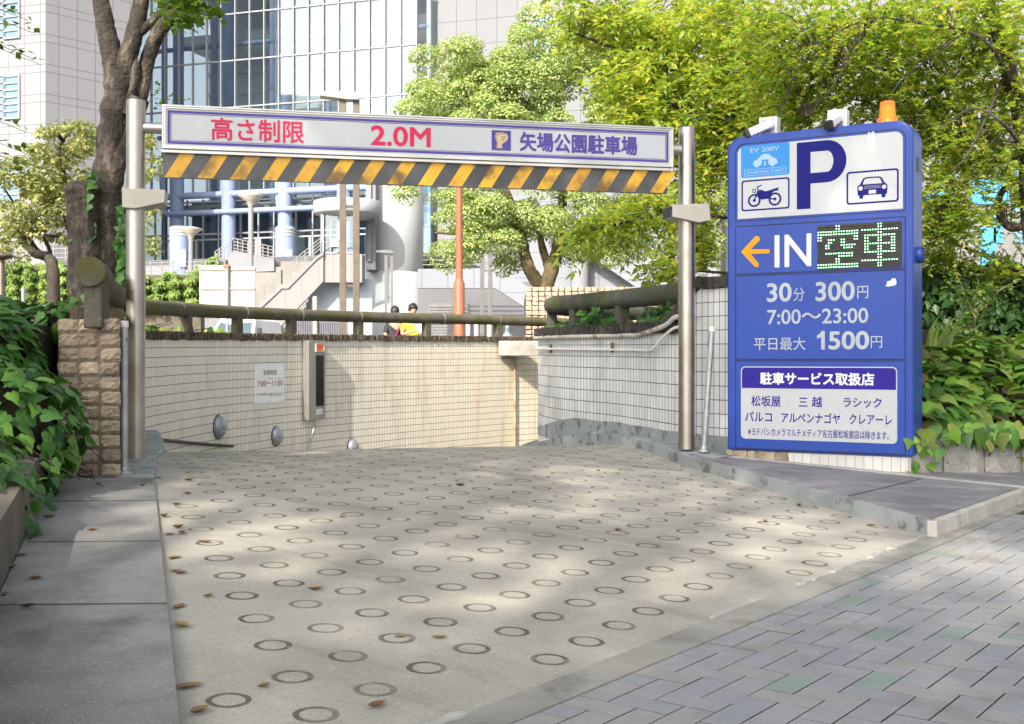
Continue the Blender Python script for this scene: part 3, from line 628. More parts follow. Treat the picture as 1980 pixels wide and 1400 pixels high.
mb = MB(); x, z_ = GF.on(1300, 408, -.12); mb.box((x-.006, -.1, z_-.04), (x+.004, .1, z_+.042)); mb.build('lens_window', m_dark, h)
mb = MB(); x, z_ = GF.on(1352, 436, 0); mb.lathe((x, -.03, z_-.005), [(.014, 0), (.014, .03)], 12); mb.build('bracket', m_galv, h)
# ================================================================ slim poles
def pole(px, pb, pt, dpt, rad, label, lean=0):
    b = P(px, pb, dpt); t = P(px+lean, pt, dpt); r = thing('guard_pole', label, 'pole', b)
    mb = MB(); mb.tube([b, t], rad, 16); mb.build('shaft', m_galv, r, world=True)
    mb = MB(); mb.tube([t-Vector((0, 0, .03)), t+Vector((0, 0, .012))], rad*1.18, 16); mb.build('cap', m_wplas, r, world=True)
    mb = MB(); mb.lathe(b-Vector((0, 0, .01)), [(rad*1.9, 0), (rad*1.9, .012), (rad*1.15, .016), (rad*1.15, .05)], 16); mb.build('base_flange', m_galv, r, world=True)
    mb = MB(); mb.bar(t-Vector((0, .0, .09)), t+Vector((.035*(1 if lean == 0 else -1), -.02, -.11)), .012); mb.build('hook', m_galv, r, world=True)
pole(240, 913, 624, 7.38, .024, 'slim grey guard pole standing beside the stone pillar')
pole(1361, 871, 634, 9.34, .024, 'slim grey guard pole leaning between the steel post and the blue sign', 16)
# ================================================================ stone pillar
pil = thing('stone_pillar', 'square pillar of rough tan stone blocks under the pipe end', 'pillar', (-2.7, 7.24, .24))
mb = MB(); x0, x1 = -2.905, -2.497; mb.slab([(x0+.01, 7.262), (x1-.01, 7.262), (x1-.12, 7.62), (x0-.12, 7.62)], .2, 1.25); mb.build('mortar_core', m_mort, pil, world=True)
mb = MB(); rows = 11; hh = (1.262-.245)/rows
for r_ in range(rows):
    for face_ in range(1):
        for c_ in range(3 if face_ == 0 else 3):
            zc_ = .245+hh*(r_+.5); sx = .132*random.uniform(.96, 1.0); sz = hh*.985*random.uniform(.96, 1.0)
            xx = x0+.07+c_*.134+(.0 if face_ == 0 else 0)
            nx, nzs = 7, 6; pts = []
            jx, jz = random.uniform(-.006, .006), random.uniform(-.004, .004)
            for a in range(nx):
                for b in range(nzs):
                    u_, v_ = a/(nx-1)*2-1, b/(nzs-1)*2-1
                    bul = (1-abs(u_)**5)*(1-abs(v_)**5)
                    dep = -.003-.012*min(bul*2.5, 1)*random.uniform(.4, 1.5) if bul > 0 else .006
                    uu = u_*sx/2*(1-.04*v_*v_)+random.uniform(-.004, .004); ww = v_*sz/2*(1-.08*u_*u_)+random.uniform(-.003, .003)
                    if face_ == 0: pts.append((xx+uu+jx, 7.258+dep, zc_+ww+jz))
                    else: pts.append((x1-.018-dep*.6, 7.32+.118*c_+uu, zc_+ww+jz))
            fs = [(a*nzs+b, (a+1)*nzs+b, (a+1)*nzs+b+1, a*nzs+b+1) for a in range(nx-1) for b in range(nzs-1)]
            mb.add(pts, fs, 0, False)
mb.build('stone_blocks', m_stone, pil, world=True)
# ================================================================ blue parking sign
SO = (1.75, 9.27, 0); SF = Fr(SO, atan2(-.73, 1.26)); SW = 1.456; TH = .38
sign = thing('parking_sign', 'tall blue parking sign cabinet with rounded top and price panels', 'sign', SO, SF.a)
B0, B1 = .263, 2.81
mb = MB(); mb.prism(rrect(0, SW, B0, B1, .13, bottom=False, n=10), 0, TH); body = mb.build('cabinet', m_blue, sign, bevel=.022)
S = lambda px, py: SF.on(px, py, 0)
zP0 = 2.125; zI1 = 2.075; zI0 = 1.688; zM0 = 1.0; X0, X1 = .075, SW-.055
mb = MB(); T = rrect(X0, X1, zP0-.005, B1-.07, .075, bottom=False, n=8)
def rr2(i): return rrect(X0+i, X1-i, zP0-.005+i, B1-.07-i, .075-i*.6, bottom=False, n=8)
mb.ring(rr2(-.004), rr2(.003), -.0012, .004)
def box4(x0, x1, z0, z1): return [(x0, z0), (x1, z0), (x1, z1), (x0, z1)]
for z0, z1 in ((zI0, zI1), (zM0, zI0-.012), (B0+.018, zM0-.012)): mb.ring(box4(X0-.004, X1+.004, z0-.004, z1+.004), box4(X0+.004, X1-.004, z0+.004, z1-.004), -.0012, .004)
mb.build('panel_gap', m_groove, body)
mb = MB(); mb.prism(rrect(X0+.018, X1-.018, zP0+.012, B1-.088, .06, bottom=False, n=8), -.003, .003); pan = mb.build('white_panel', m_acry, body)
def SX(px, py=400): return S(px, py)[0]
def SZ(px, py): return S(px, py)[1]
def bb(l, t, r_, b, tl=None):                         # pixel corners -> local box using mid lines
    cx_, cy_ = (l+r_)/2, (t+b)/2; return S(l, cy_)[0], S(r_, cy_)[0], S(cx_, b)[1], S(cx_, t)[1]
YP = -.0046
# letter P
x0, x1, z0, z1 = bb(1541, 272, 1637, 402); w_ = x1-x0; h_ = z1-z0; mb = MB(); st = w_*.28
zt_, zb_ = z1, z1-h_*.625; rz = (zt_-zb_)/2; cxx = x1-rz*.92; m_ = 16; bt = h_*.155
out = [(x0+st-.001, zt_)]+[(cxx+rz*.92*sin(pi*k/m_), (zt_+zb_)/2+rz*cos(pi*k/m_)) for k in range(m_+1)]+[(x0+st-.001, zb_)]
ri = rz-bt; inn = [(x0+st-.001, zt_-bt)]+[(cxx+(x1-w_*.26-cxx)*sin(pi*k/m_), (zt_+zb_)/2+ri*cos(pi*k/m_)) for k in range(m_+1)]+[(x0+st-.001, zb_+bt)]
nn_ = len(out); vs = [(a, y, b) for y in (YP, -.002) for pl in (out, inn) for a, b in pl]; fs = []
for i in range(nn_-1): k = i+1; fs += [(i, nn_+i, nn_+k, k), (i, k, 2*nn_+k, 2*nn_+i), (nn_+i, 3*nn_+i, 3*nn_+k, nn_+k)]
mb.add(vs, fs); mb.box((x0, YP, z0), (x0+st, -.002, z1)); mb.build('letter_p', m_navy, pan)
# pale drip marks on the white panel
for px, py, ln, k in ((1682, 252, 44, 7), (1697, 326, 18, 5), (1618, 352, 16, 3), (1648, 395, 12, 3)):
    mb = MB()
    for _ in range(k):
        x, z = S(px+random.uniform(-9, 9), py+random.uniform(0, 10)); L1 = ln*random.uniform(.4, 1)*.0041; wv = random.uniform(.002, .005)
        mb.prism([(x-wv, z), (x+wv, z), (x+wv*.8+.004, z-L1*.6), (x+.006, z-L1), (x-wv*.4, z-L1*.5)], -.0036-.0001*_, -.0028)
    mb.build('drip_mark', m_wplas, pan)
# charging pictogram
x0, x1, z0, z1 = bb(1433, 279, 1527, 341); w_ = x1-x0; h_ = z1-z0; Q = lambda a, b: (x0+a*w_, z0+b*h_)
mb = MB(); mb.prism(rrect(x0, x1, z0, z1, .02), YP, -.002); chg = mb.build('charging_pictogram', m_sky, pan)
text('lettering', 'EV 200V', (*[Q(.2, 0)[0], Q(.79, 0)[0]], Q(0, .77)[1], Q(0, .91)[1]), m_pale, chg, YP-.0012, .008)
text('lettering', 'CHARGING POINT', (Q(.11, 0)[0], Q(.89, 0)[0], Q(0, .1)[1], Q(0, .2)[1]), m_pale, chg, YP-.0012, .0)
mb = MB(); y0, y1 = YP-.0012, YP; mb.ring(box4(*[Q(.07, 0)[0], Q(.93, 0)[0]], Q(0, .05)[1], Q(0, .25)[1]), box4(Q(.08, 0)[0], Q(.92, 0)[0], Q(0, .063)[1], Q(0, .237)[1]), y0, y1)
arc = [Q(.25, .38), (Q(.27, .5)), Q(.34, .54), Q(.42, .66), Q(.5, .7), Q(.58, .68), Q(.66, .57), Q(.73, .53), Q(.76, .42), Q(.75, .36), Q(.57, .36), Q(.57, .52), Q(.43, .52), Q(.43, .36)]
mb.prism(arc, y0, y1)
for a in (.335, .655): c_ = Q(a, .375); mb.prism([(c_[0]+.021*cos(2*pi*k/14), c_[1]+.021*sin(2*pi*k/14)) for k in range(14)], y0-.0006, y1)
mb.prism([Q(.485, .47), Q(.515, .47), Q(.515, .33), Q(.485, .33)], y0, y1); mb.build('plug_car', m_pale, chg)
# motorcycle pictogram
x0, x1, z0, z1 = bb(1434, 346, 1527, 406); w_ = x1-x0; h_ = z1-z0
mb = MB(); y0, y1 = YP, -.002; RR_ = lambda i, r_: rrect(x0+i, x1-i, z0+i, z1-i, r_); mb.ring(RR_(0, .022), RR_(.012, .014), y0, y1)
for a, b, ro in ((.27, .33, .053), (.70, .33, .053)):
    c_ = Q(a, b); C_ = lambda r_: [(c_[0]+r_*cos(2*pi*k/20), c_[1]+r_*sin(2*pi*k/20)) for k in range(20)]
    mb.ring(C_(ro), C_(ro-.015), y0, y1); mb.prism(C_(.012), y0, y1)
mb.prism([Q(.36, .64), Q(.42, .66), Q(.5, .60), Q(.6, .63), Q(.77, .7), Q(.77, .6), Q(.68, .58), Q(.62, .5), Q(.57, .36), Q(.42, .34), Q(.36, .46), Q(.33, .56)], y0, y1)
for a, b, wd in ((Q(.27, .33), Q(.36, .66), .011), (Q(.36, .62), Q(.33, .76), .009), (Q(.33, .76), Q(.42, .8), .009), (Q(.58, .36), Q(.7, .33), .010)): mb.bar((a[0], -.003, a[1]), (b[0], -.003, b[1]), wd, .0028, up=(0, 1, 0))
mb.ring(box4(*[Q(.235, 0)[0], Q(.305, 0)[0]], Q(0, .58)[1], Q(0, .7)[1]), box4(Q(.25, 0)[0], Q(.29, 0)[0], Q(0, .605)[1], Q(0, .675)[1]), y0, y1)
mb.build('motorcycle_pictogram', m_navy, pan)
# car pictogram
x0, x1, z0, z1 = bb(1637, 329, 1738, 393); w_ = x1-x0; h_ = z1-z0
mb = MB(); mb.ring(rrect(x0, x1, z0, z1, .022), rrect(x0+.013, x1-.013, z0+.013, z1-.013, .014), y0, y1)
mb.ring([Q(.26, .58), Q(.32, .76), Q(.38, .8), Q(.62, .8), Q(.68, .76), Q(.74, .58)], [Q(.31, .585), Q(.35, .73), Q(.39, .76), Q(.61, .76), Q(.65, .73), Q(.69, .585)], y0, y1)
mb.prism([Q(.21, .5), Q(.24, .58), Q(.76, .58), Q(.79, .5), Q(.78, .26), Q(.75, .26), Q(.75, .16), Q(.68, .16), Q(.67, .26), Q(.33, .26), Q(.32, .16), Q(.25, .16), Q(.25, .26), Q(.22, .26)], y0, y1)
y2 = YP-.001
for a in (.275, .725): c_ = Q(a, .47); mb.prism([(c_[0]+.0165*cos(2*pi*k/16), c_[1]+.0165*sin(2*pi*k/16)) for k in range(16)], y2, y1, 1)
mb.prism(box4(*[Q(.43, 0)[0], Q(.57, 0)[0]], Q(0, .29)[1], Q(0, .40)[1]), y2, y1, 1)
for k in range(3): mb.prism(box4(Q(.34, 0)[0], Q(.66, 0)[0], Q(0, .455+k*.035)[1], Q(0, .462+k*.035)[1]), y2, y1, 1)
mb.build('car_pictogram', [m_navy, m_acry], pan)
# IN row
inp = MB(); inp.prism(box4(X0+.006, X1-.006, zI0+.006, zI1-.006), -.0025, .003); inp = inp.build('entrance_panel', m_blue, body)
AQ = [(1433, 487), (1462, 456), (1468, 458), (1470, 464), (1452, 482), (1488, 482), (1488, 490), (1452, 491), (1468, 511), (1466, 517), (1460, 516)]
mb = MB(); mb.prism([S(*p) for p in AQ], -.0042, -.002); mb.build('arrow', m_orange, inp)
x0, x1, z0, z1 = bb(1498, 453, 1569, 516); text('lettering', 'IN', (x0, x1, z0, z1), m_wlet, inp, -.0042, .012)
x0, x1, z0, z1 = bb(1581, 432, 1744, 518)
mb = MB(); mb.box((x0, -.008, z0), (x1, .003, z1)); led = mb.build('display', m_dark, inp)
m_slat = surf('display_slat', (.05, .042, .036), (.03, .026, .024), 9, .6)
mb = MB()
for k in range(17): zz = z0+(z1-z0)*k/17+.002; mb.box((x0+.004, -.016, zz), ((x0+x1)/2-.004, -.008, zz+.0035)); mb.box(((x0+x1)/2+.004, -.016, zz), (x1-.004, -.008, zz+.0035))
mb.build('slats', m_slat, led)
m_led = glow('led_green', (.35, 1.0, .45), 2.6)
full = set(range(16)); sp = {}
ku = {0: {7, 8}, 1: {7, 8}, 2: full, 3: full, 4: {0, 1, 14, 15}, 5: {0, 1, 4, 5, 6, 9, 10, 14, 15}, 6: {4, 5, 9, 10}, 7: {3, 4, 9, 10, 11, 12, 13, 14}, 8: {3, 4, 10, 11, 12, 13}, 10: set(range(3, 14)), 11: set(range(8, 14)), 12: {7, 8}, 13: {7, 8}, 14: full, 15: full}
m67 = {6, 7}; bx = {1, 2, 6, 7, 11, 12}; fl = set(range(1, 13)); al = set(range(14))
kr = {0: m67, 1: m67, 2: al, 3: m67, 4: fl, 5: bx, 6: bx, 7: fl, 8: bx, 9: bx, 10: fl, 11: m67, 12: m67, 13: al, 14: m67, 15: m67}
mb = MB(); xs0, xs1 = SX(1583.5, 478), SX(1658.5, 478); xt0, xt1 = SX(1668.5, 478), SX(1735.5, 478)
for tab, xa_, xb_, nc in ((ku, xs0, xs1, 15), (kr, xt0, xt1, 13)):
    for r_, cs in tab.items():
        for c_ in cs:
            X = xa_+(xb_-xa_)*c_/nc; Z = z1-.012-(z1-z0-.024)*r_/15; mb.prism([(X+.0045*cos(pi*k/4), Z+.0045*sin(pi*k/4)) for k in range(8)], -.018, -.014)
mb.build('led_dots', m_led, led)
# price panel
mb = MB(); mb.prism(box4(X0+.006, X1-.006, zM0+.006, zI0-.018), -.0025, .003); pr_ = mb.build('price_panel', m_blue, body)
for s_, l, t, r_, b, of in (('30', 1483, 547, 1531, 584, .022), ('分', 1534, 556, 1556, 582, 0), ('300', 1577, 544, 1653, 582, .022), ('円', 1658, 553, 1679, 577, 0), ('7:00～23:00', 1484, 597, 1679, 626, .014),
                            ('平日最大', 1458, 652, 1558, 677, .006), ('500', 1602, 640, 1681, 676, .026), ('円', 1684, 650, 1706, 673, 0)):
    x0, x1, z0, z1 = bb(l, t, r_, b); text('lettering', s_, (x0, x1, z0, z1), m_glet, pr_, -.0042, of)
x0, x1, z0, z1 = bb(1580, 640, 1595, 676); mb = MB(); mb.prism([(x1-.028, z0), (x1, z0), (x1, z1), (x1-.026, z1), (x1-.034, z1-.018), (x0, z1-.034), (x0, z1-.058), (x1-.028, z1-.050)], -.0042, -.002); mb.build('lettering', m_glet, pr_)
x0, x1, z0, z1 = bb(1712, 539, 1734, 553); mb = MB(); mb.prism([(x0, z0), (x0+.03, z0-.004), (x1-.01, z0+.004), (x1, z0+.02), (x1-.006, z1), (x0+.05, z1+.004), (x0+.04, z1-.014), (x0+.01, z1-.02), (x0+.014, z0+.02)], -.0042, -.002); mb.build('white_patch', m_wlet, pr_)
# service panel
mb = MB(); mb.prism(box4(X0+.006, X1-.006, B0+.024, zM0-.018), -.0025, .003); sv = mb.build('service_panel', m_blue, body)
x0, x1, z0, z1 = bb(1433, 709, 1735, 853); mb = MB(); mb.prism(rrect(x0, x1, z0, z1, .035), -.004, -.002); bd = mb.build('service_board', m_acry, sv)
zh = S(1584, 752)[1]; mb = MB(); mb.prism(rrect(x0+.008, x1-.008, zh, z1-.008, .03, bottom=False), -.0052, -.0035); mb.build('header_band', m_indigo, bd)
for s_, l, t, r_, b, of, mt in (('駐車サービス取扱店', 1470, 720, 1691, 745, .034, m_wlet), ('松坂屋', 1453, 765, 1510, 786, .012, m_indigo), ('三', 1545, 769, 1562, 786, .012, m_indigo), ('越', 1570, 767, 1590, 787, .012, m_indigo),
                                ('ラシック', 1631, 769, 1705, 788, .012, m_indigo), ('パルコ', 1441, 796, 1493, 815, .012, m_indigo), ('アルペンナゴヤ', 1511, 798, 1625, 818, .012, m_indigo), ('クレアーレ', 1643, 801, 1725, 821, .012, m_indigo),
                                ('※ヨドバシカメラマルチメディア名古屋松坂屋店は除きます。', 1447, 830, 1719, 846, .004, m_indigo)):
    a0, a1, b0, b1 = bb(l, t, r_, b); text('lettering', s_, (a0, a1, b0, b1), mt, bd, -.0064, of)
# side vents and sounder
mb = MB()
for k in range(5): mb.box((SW-.001, .13, 2.44+k*.022), (SW+.003, .23, 2.448+k*.022))
mb.build('vent', m_groove, sign)
mb = MB(); M = Matrix.Translation((SW, .2, 1.80)) @ Matrix.Rotation(R(90), 4, 'Y'); mb.lathe((0, 0, 0), [(.065, 0), (.065, .03), (.055, .042), (0, .045)], 24, M=M)
for k in range(5): zz = 1.75+k*.024; mb.box((SW+.03, .15, zz), (SW+.05, .25, zz+.006), 1)
mb.build('sounder', [m_blue, m_groove], sign)
# tiled plinth
m_ptile = tilemat('plinth_tiles', (.62, .61, .58), (.55, .54, .52), (.12, .11, .10), .068, .118, .07, .04, samt=.25)
pl_ = MB(); pl_.box((.06, .03, -.1), (SW-.02, TH-.04, B0+.02)); pl = pl_.build('plinth', m_conc, sign)
mb = MB(); xs = .50; zs_ = lambda x: zslab(*SF.w(x, 0, 0).xy)
vs = [(xs, .024, zs_(xs)-.05), (SW-.04, .024, zs_(SW)-.05), (SW-.04, .024, B0-.005), (xs, .024, B0-.005)]
mb.add(vs, [(0, 1, 2, 3)]); mb.build('plinth_tiles', m_ptile, pl, uv=[(v[0], v[2]-B0+.118) for v in vs])
mb = MB()
for k in range(9): a = .0+k*.056; mb.box((a, .0, B0-.075-.02*random.random()), (a+.054, .06, B0-.004), j=.006)
mb.build('plinth_stones', m_stone, pl)
# ================================================================ cameras and beacon on the sign
def cctv(px, py, aim, label):
    x, z = SF.on(px, py, .18); o = SF.w(x, .18, B1); r = thing('security_camera', label, 'camera', o, SF.a)
    mb = MB(); mb.box((-.075, -.03, .012), (.075, .07, .162)); mb.box((-.05, -.02, -.002), (.05, .06, .014)); mb.build('junction_box', m_wplas, r, bevel=.006)
    mb = MB(); mb.box((-.058, -.034, .028), (.058, -.031, .146)); mb.build('cover_plate', m_galv, r, bevel=.002)
    M = Matrix.Translation((.012, -.034, .095)) @ Matrix.Rotation(R(90), 4, 'X')
    mb = MB(); mb.lathe((0, 0, 0), [(.045, 0), (.042, .012), (.024, .02), (.02, .05), (0, .052)], 20, M=M); mb.build('mount', m_wplas, r)
    d = Vector(aim).normalized(); a = Vector((.012, -.075, .085)); b = a+d*.17
    mb = MB(); mb.bar(a-d*.03, b, .075, .068); hd_ = mb.build('housing', m_wplas, r, bevel=.014)
    mb = MB(); mb.bar(b+d*.0005, b+d*.035, .077, .07); mb.build('lens_hood', m_dark, hd_, bevel=.01)
cctv(1487, 245, (-.72, -.45, -.36), 'white security camera at the left end of the sign top, aimed left')
cctv(1620, 232, (-.12, -.86, -.42), 'white security camera at the middle of the sign top, aimed forward')
x, z = SF.on(1716, 220, .18); o = SF.w(x, .18, B1-.004); r = thing('warning_beacon', 'amber rotating warning beacon on top of the blue sign', 'warning light', o, SF.a)
na = NT('amber_lens'); na.set(Base_Color=(.92, .27, .02), Roughness=.1, Transmission_Weight=.6, Emission_Color=(1, .3, .02), Emission_Strength=.10); m_amber = na.mat
mb = MB(); mb.lathe((0, 0, 0), [(.082, 0), (.082, .014), (.074, .018)], 28); mb.build('base', m_galv, r)
mb = MB(); mb.lathe((0, 0, .016), [(.079, 0), (.079, .04), (.072, .044), (.064, .05), (.056, .165), (.05, .172), (0, .174)], 28); mb.build('lens', m_amber, r)
mb = MB(); mb.tube([(0, 0, .02), (0, 0, .15)], .03, 12); mb.build('reflector', glow('amber_core', (1, .4, .05), .5), r)
# ================================================================ things on the cream wall
def wfr(px, py):
    i = near(WLs, px); p = WLs[i]; a, b = WLs[max(i-1, 0)], WLs[i+1]; t = Vector(b)-Vector(a); k = Fr((p[0], p[1], 0), atan2(t.y, t.x))
    _, z = k.on(px, py); return k, z
k, z = wfr(519, 742); r = thing('hours_notice', 'white opening hours notice on the cream tiled wall', 'notice', k.w(0, 0, z-.3), k.a)
x0, z0 = k.on(491, 781); x1, z1 = k.on(548, 703); z0 -= z-.3; z1 -= z-.3
mb = MB(); mb.box((x0, -.016, z0), (x1, -.006, z1)); bo = mb.build('board', surf('notice_white', (.86, .86, .85), (.83, .83, .82), 3, .4), r, bevel=.002)
w_ = x1-x0; h_ = z1-z0; q = lambda a0, a1, b0, b1: (x0+a0*w_, x0+a1*w_, z0+b0*h_, z0+b1*h_)
m_tgrey = surf('grey_print', (.10, .10, .12), None, 4, .5); m_tred = surf('crimson_print', (.30, .012, .05), None, 4, .5)
text('lettering', '営業時間', q(.28, .72, .71, .84), m_tgrey, bo, -.0172, .006); text('lettering', '7:00～11:00', q(.08, .94, .43, .57), m_tred, bo, -.0172, .008)
text('lettering', '（夜11時以降の入出庫はできません）', q(.06, .95, .195, .26), m_tgrey, bo, -.0172, .004)
mb = MB()
for a in (.05, .5, .94):
    for b in (.03, .97): mb.prism([(x0+a*w_+.008*cos(pi*t/4), z0+b*h_+.008*sin(pi*t/4)) for t in range(8)], -.018, -.014)
for a0, a1, b in ((.42, .62, .615), (.68, .92, .62), (.45, .93, .175)): mb.box((x0+a0*w_, -.0172, z0+b*h_), (x0+a1*w_, -.016, z0+b*h_+.005))
mb.build('screws', m_tgrey, bo)
k, z = wfr(609, 735); r = thing('signal_box', 'tall grey steel signal box with dark display and amber lamp on cream wall', 'signal box', k.w(0, 0, z-.6), k.a)
x0, zb_ = k.on(593, 813, -.1); x1, zt_ = k.on(626, 659, -.1); zo = z-.6; zb_ -= zo; zt_ -= zo; w_ = x1-x0; h_ = zt_-zb_; m_sbox = surf('box_steel', (.42, .42, .38), (.36, .36, .33), 3, .42, metal=.7, dirt=(.3, .27, .22), dsc=3, damt=.4)
mb = MB(); mb.box((x0, -.14, zb_), (x1, -.01, zt_)); hb = mb.build('housing', m_sbox, r, bevel=.008)
mb = MB(); mb.box((x0+.42*w_, -.146, zb_+.175*h_), (x0+.87*w_, -.138, zb_+.815*h_)); mb.build('display', surf('dark_screen', (.016, .011, .013), None, 3, .25), hb)
mb = MB(); mb.ring(box4(x0+.38*w_, x0+.9*w_, zb_+.86*h_, zb_+.965*h_), box4(x0+.44*w_, x0+.84*w_, zb_+.872*h_, zb_+.953*h_), -.16, -.138); mb.build('lamp_frame', m_beige, hb)
mb = MB(); mb.box((x0+.44*w_, -.15, zb_+.872*h_), (x0+.84*w_, -.138, zb_+.953*h_)); mb.build('amber_lamp', glow('amber_lamp', (1, .18, .02), .12, (.45, .09, .02)), hb)
mb = MB()
for t in range(3): mb.box((x0+.46*w_, -.144, zb_+(.07+.025*t)*h_), (x0+.82*w_, -.139, zb_+(.082+.025*t)*h_))
mb.build('speaker_slot', m_wplas, hb)
mb = MB(); mb.tube([Vector((x0+.5*w_, -.08, zb_+.01)), (x0+.5*w_, -.09, zb_-.1), (x0+.35*w_, -.08, zb_-.25), (x0+.15*w_, -.05, zb_-.5), (x0+.15*w_, -.05, zb_-.9)], .018, 8); mb.build('cable_hose', m_galv, r)
m_lamp = surf('lamp_grey', (.36, .38, .42), (.30, .32, .36), 3, .35, metal=.5)
for px, py, wd, lb in ((419, 826, .27, 'grey half dome wall lamp nearest the steel post, low on cream tiles'), (537, 843, .245, 'grey half dome wall lamp below the hours notice'), (670, 866, .24, 'grey half dome wall lamp almost hidden by the ramp crest')):
    k, z = wfr(px, py); r = thing('wall_lamp', lb, 'wall lamp', k.w(0, 0, z), k.a, 'half dome lamps along the cream wall')
    M = Matrix.Rotation(R(90), 4, 'X') @ Matrix.Diagonal((1, 1.22, 1, 1)); mb = MB(); s_ = wd/.8
    prof = [(.40*s_*cos(R(a)), .33*s_*sin(R(a))) for a in range(0, 90, 10)]+[(0, .33*s_)]
    mb.lathe((0, -.012, 0), prof, 28, M=M); mb.build('dome', m_lamp, r)
    mb = MB(); mb.lathe((0, -.002, 0), [(.42*s_, 0), (.42*s_, .012)], 28, M=M); mb.build('back_plate', m_dark, r)
    mb = MB(); M2 = Matrix.Translation((0, -.335*s_, -.01)); mb.box((-.07, -.004, -.006), (.05, .03, .006), 0, M2); mb.build('slot', m_dark, r)
mb = MB(); F2 = off2(WLs, .05); q = [Vector((*p, .17-.108*(p[1]-12.5))) for p in F2 if 11.6 < p[1] < 16.4]; mb.tube(q, .022, 8)
tag(mb.build('cable_hose', m_dark, loc=tuple(q[0])), 'black hose lying along the foot of the cream wall', 'hose')

# pale strip and joint on the footway slab
def slabpt(px, py):
    z = .2
    for _ in range(40): d_ = (1-z)*F/(py-CY); x_ = (px-CX)*d_/F; z = .5*z+.5*zslab(x_, d_)
    return x_, d_
mb = MB(); p = [SF.w(x, y, 0).xy for x, y in ((-.05, -.10), (3.2, -.16), (3.2, -.08), (-.05, -.015))]; mb.slab([tuple(q) for q in p], 0, lambda x, y: zslab(x, y)+.007); struct(mb.build('edge_strip', m_whitem))
mb = MB(); a = Vector(slabpt(1640, 960)); b = Vector(slabpt(1782, 926)); t = (b-a).normalized()*.006; nn = Vector((-t.y, t.x)); mb.slab([tuple(a+nn), tuple(a-nn), tuple(b-nn), tuple(b+nn)], 0, lambda x, y: zslab(x, y)+.0035); struct(mb.build('slab_joint', m_dark))
# ================================================================ buildings behind the plaza
Ft = lambda px, d: Fr(((px-CX)*d/F, d, 0), atan2(-.3, .954))
BF = Ft(807, 95)
m_bone = panelmat('tower_panels', (.275, .277, .29), (.125, .125, .14), 1.45, (.58, 1.66), .045)
m_bone2 = panelmat('facade_panels', (.225, .23, .24), (.115, .115, .125), 1.8, (2.05,), .05)
m_pan3 = panelmat('wall_panels', (.25, .265, .295), (.12, .125, .14), 1.14, (1.5,), .03)
m_pan4 = panelmat('parapet_panels', (.28, .272, .265), (.19, .18, .175), .85, (9.,), .03)
def glassmat(name, tint, refl=.4, rough=.02):
    n = NT(name); g = n.n('ShaderNodeBsdfGlossy'); g.inputs[1].default_value = rough; g.inputs[0].default_value = (.80, .86, .88, 1)
    t = n.n('ShaderNodeBsdfTransparent'); t.inputs[0].default_value = (*tint, 1); mx = n.n('ShaderNodeMixShader')
    wv = n.m('MULTIPLY', n.noise(.35, 2), .0); mx.inputs[0].default_value = refl
    n.t.links.new(t.outputs[0], mx.inputs[1]); n.t.links.new(g.outputs[0], mx.inputs[2]); n.t.links.new(mx.outputs[0], n.out.inputs[0]); return n.mat
m_glass = glassmat('curtain_glass', (.84, .89, .91), .20)
m_glass2 = glassmat('clear_glass', (.72, .78, .80), .12)
m_gdark = surf('dark_interior', (.20, .23, .25), (.14, .165, .18), .4, .6)
m_gmid = surf('interior_wall', (.74, .78, .79), (.62, .67, .69), .25, .7)
m_win = surf('window_blue', (.16, .27, .36), (.12, .22, .30), .5, .12, coat=.8)
# white tower on the left
TC = P(88, 695, 85); TC.z = 0; TF = Fr(TC, atan2(-.3, .954)); tw = thing('office_tower', 'white panelled office tower with louvred windows at the far left', 'building', TC)
A = TC+Vector((-.954, .3, 0))*30; B = TC+Vector((.68, .73, 0))*7.6; Cc = B+Vector((-.954, .3, 0))*30
mb = MB(); pts = [A, TC, B, Cc]; vs = []; uv = []; s = -30
for i, p in enumerate(pts):
    if i: s += (p-pts[i-1]).length
    vs += [(p.x, p.y, 0), (p.x, p.y, 48)]; uv += [(s+.45, -24.72+2.24*30), (s+.45, 48-24.72+2.24*30)]
mb.add(vs, [(2*i, 2*i+2, 2*i+3, 2*i+1) for i in range(3)]); mb.build('facade', m_bone, tw, world=True, uv=uv)
for y0, y1 in ((-10, 74), (146, 229), (306, 390)):
    for xa_, xb_ in ((-40, 8), (9, 37)):
        x0, zb_ = TF.on(xa_, y1, -.05); x1, zt_ = TF.on(xb_, y0, -.05); I = TF.m
        mb = MB(); mb.box((x0, -.06, zb_), (x1, .05, zt_), 0, I); wd = mb.build('window', m_win, tw, world=True)
        mb = MB(); mb.ring(box4(x0-.1, x1+.1, zb_-.1, zt_+.1), box4(x0+.06, x1-.06, zb_+.06, zt_-.06), -.14, .02); mb.v = [tuple(I @ Vector(v)) for v in mb.v]
        nl = 6
        for k in range(1, nl): zz = zb_+(zt_-zb_)*k/nl; mb.box((x0, -.16, zz-.07), (x1, -.02, zz+.07), 0, I)
        mb.build('louvres', m_wmet, wd, world=True)
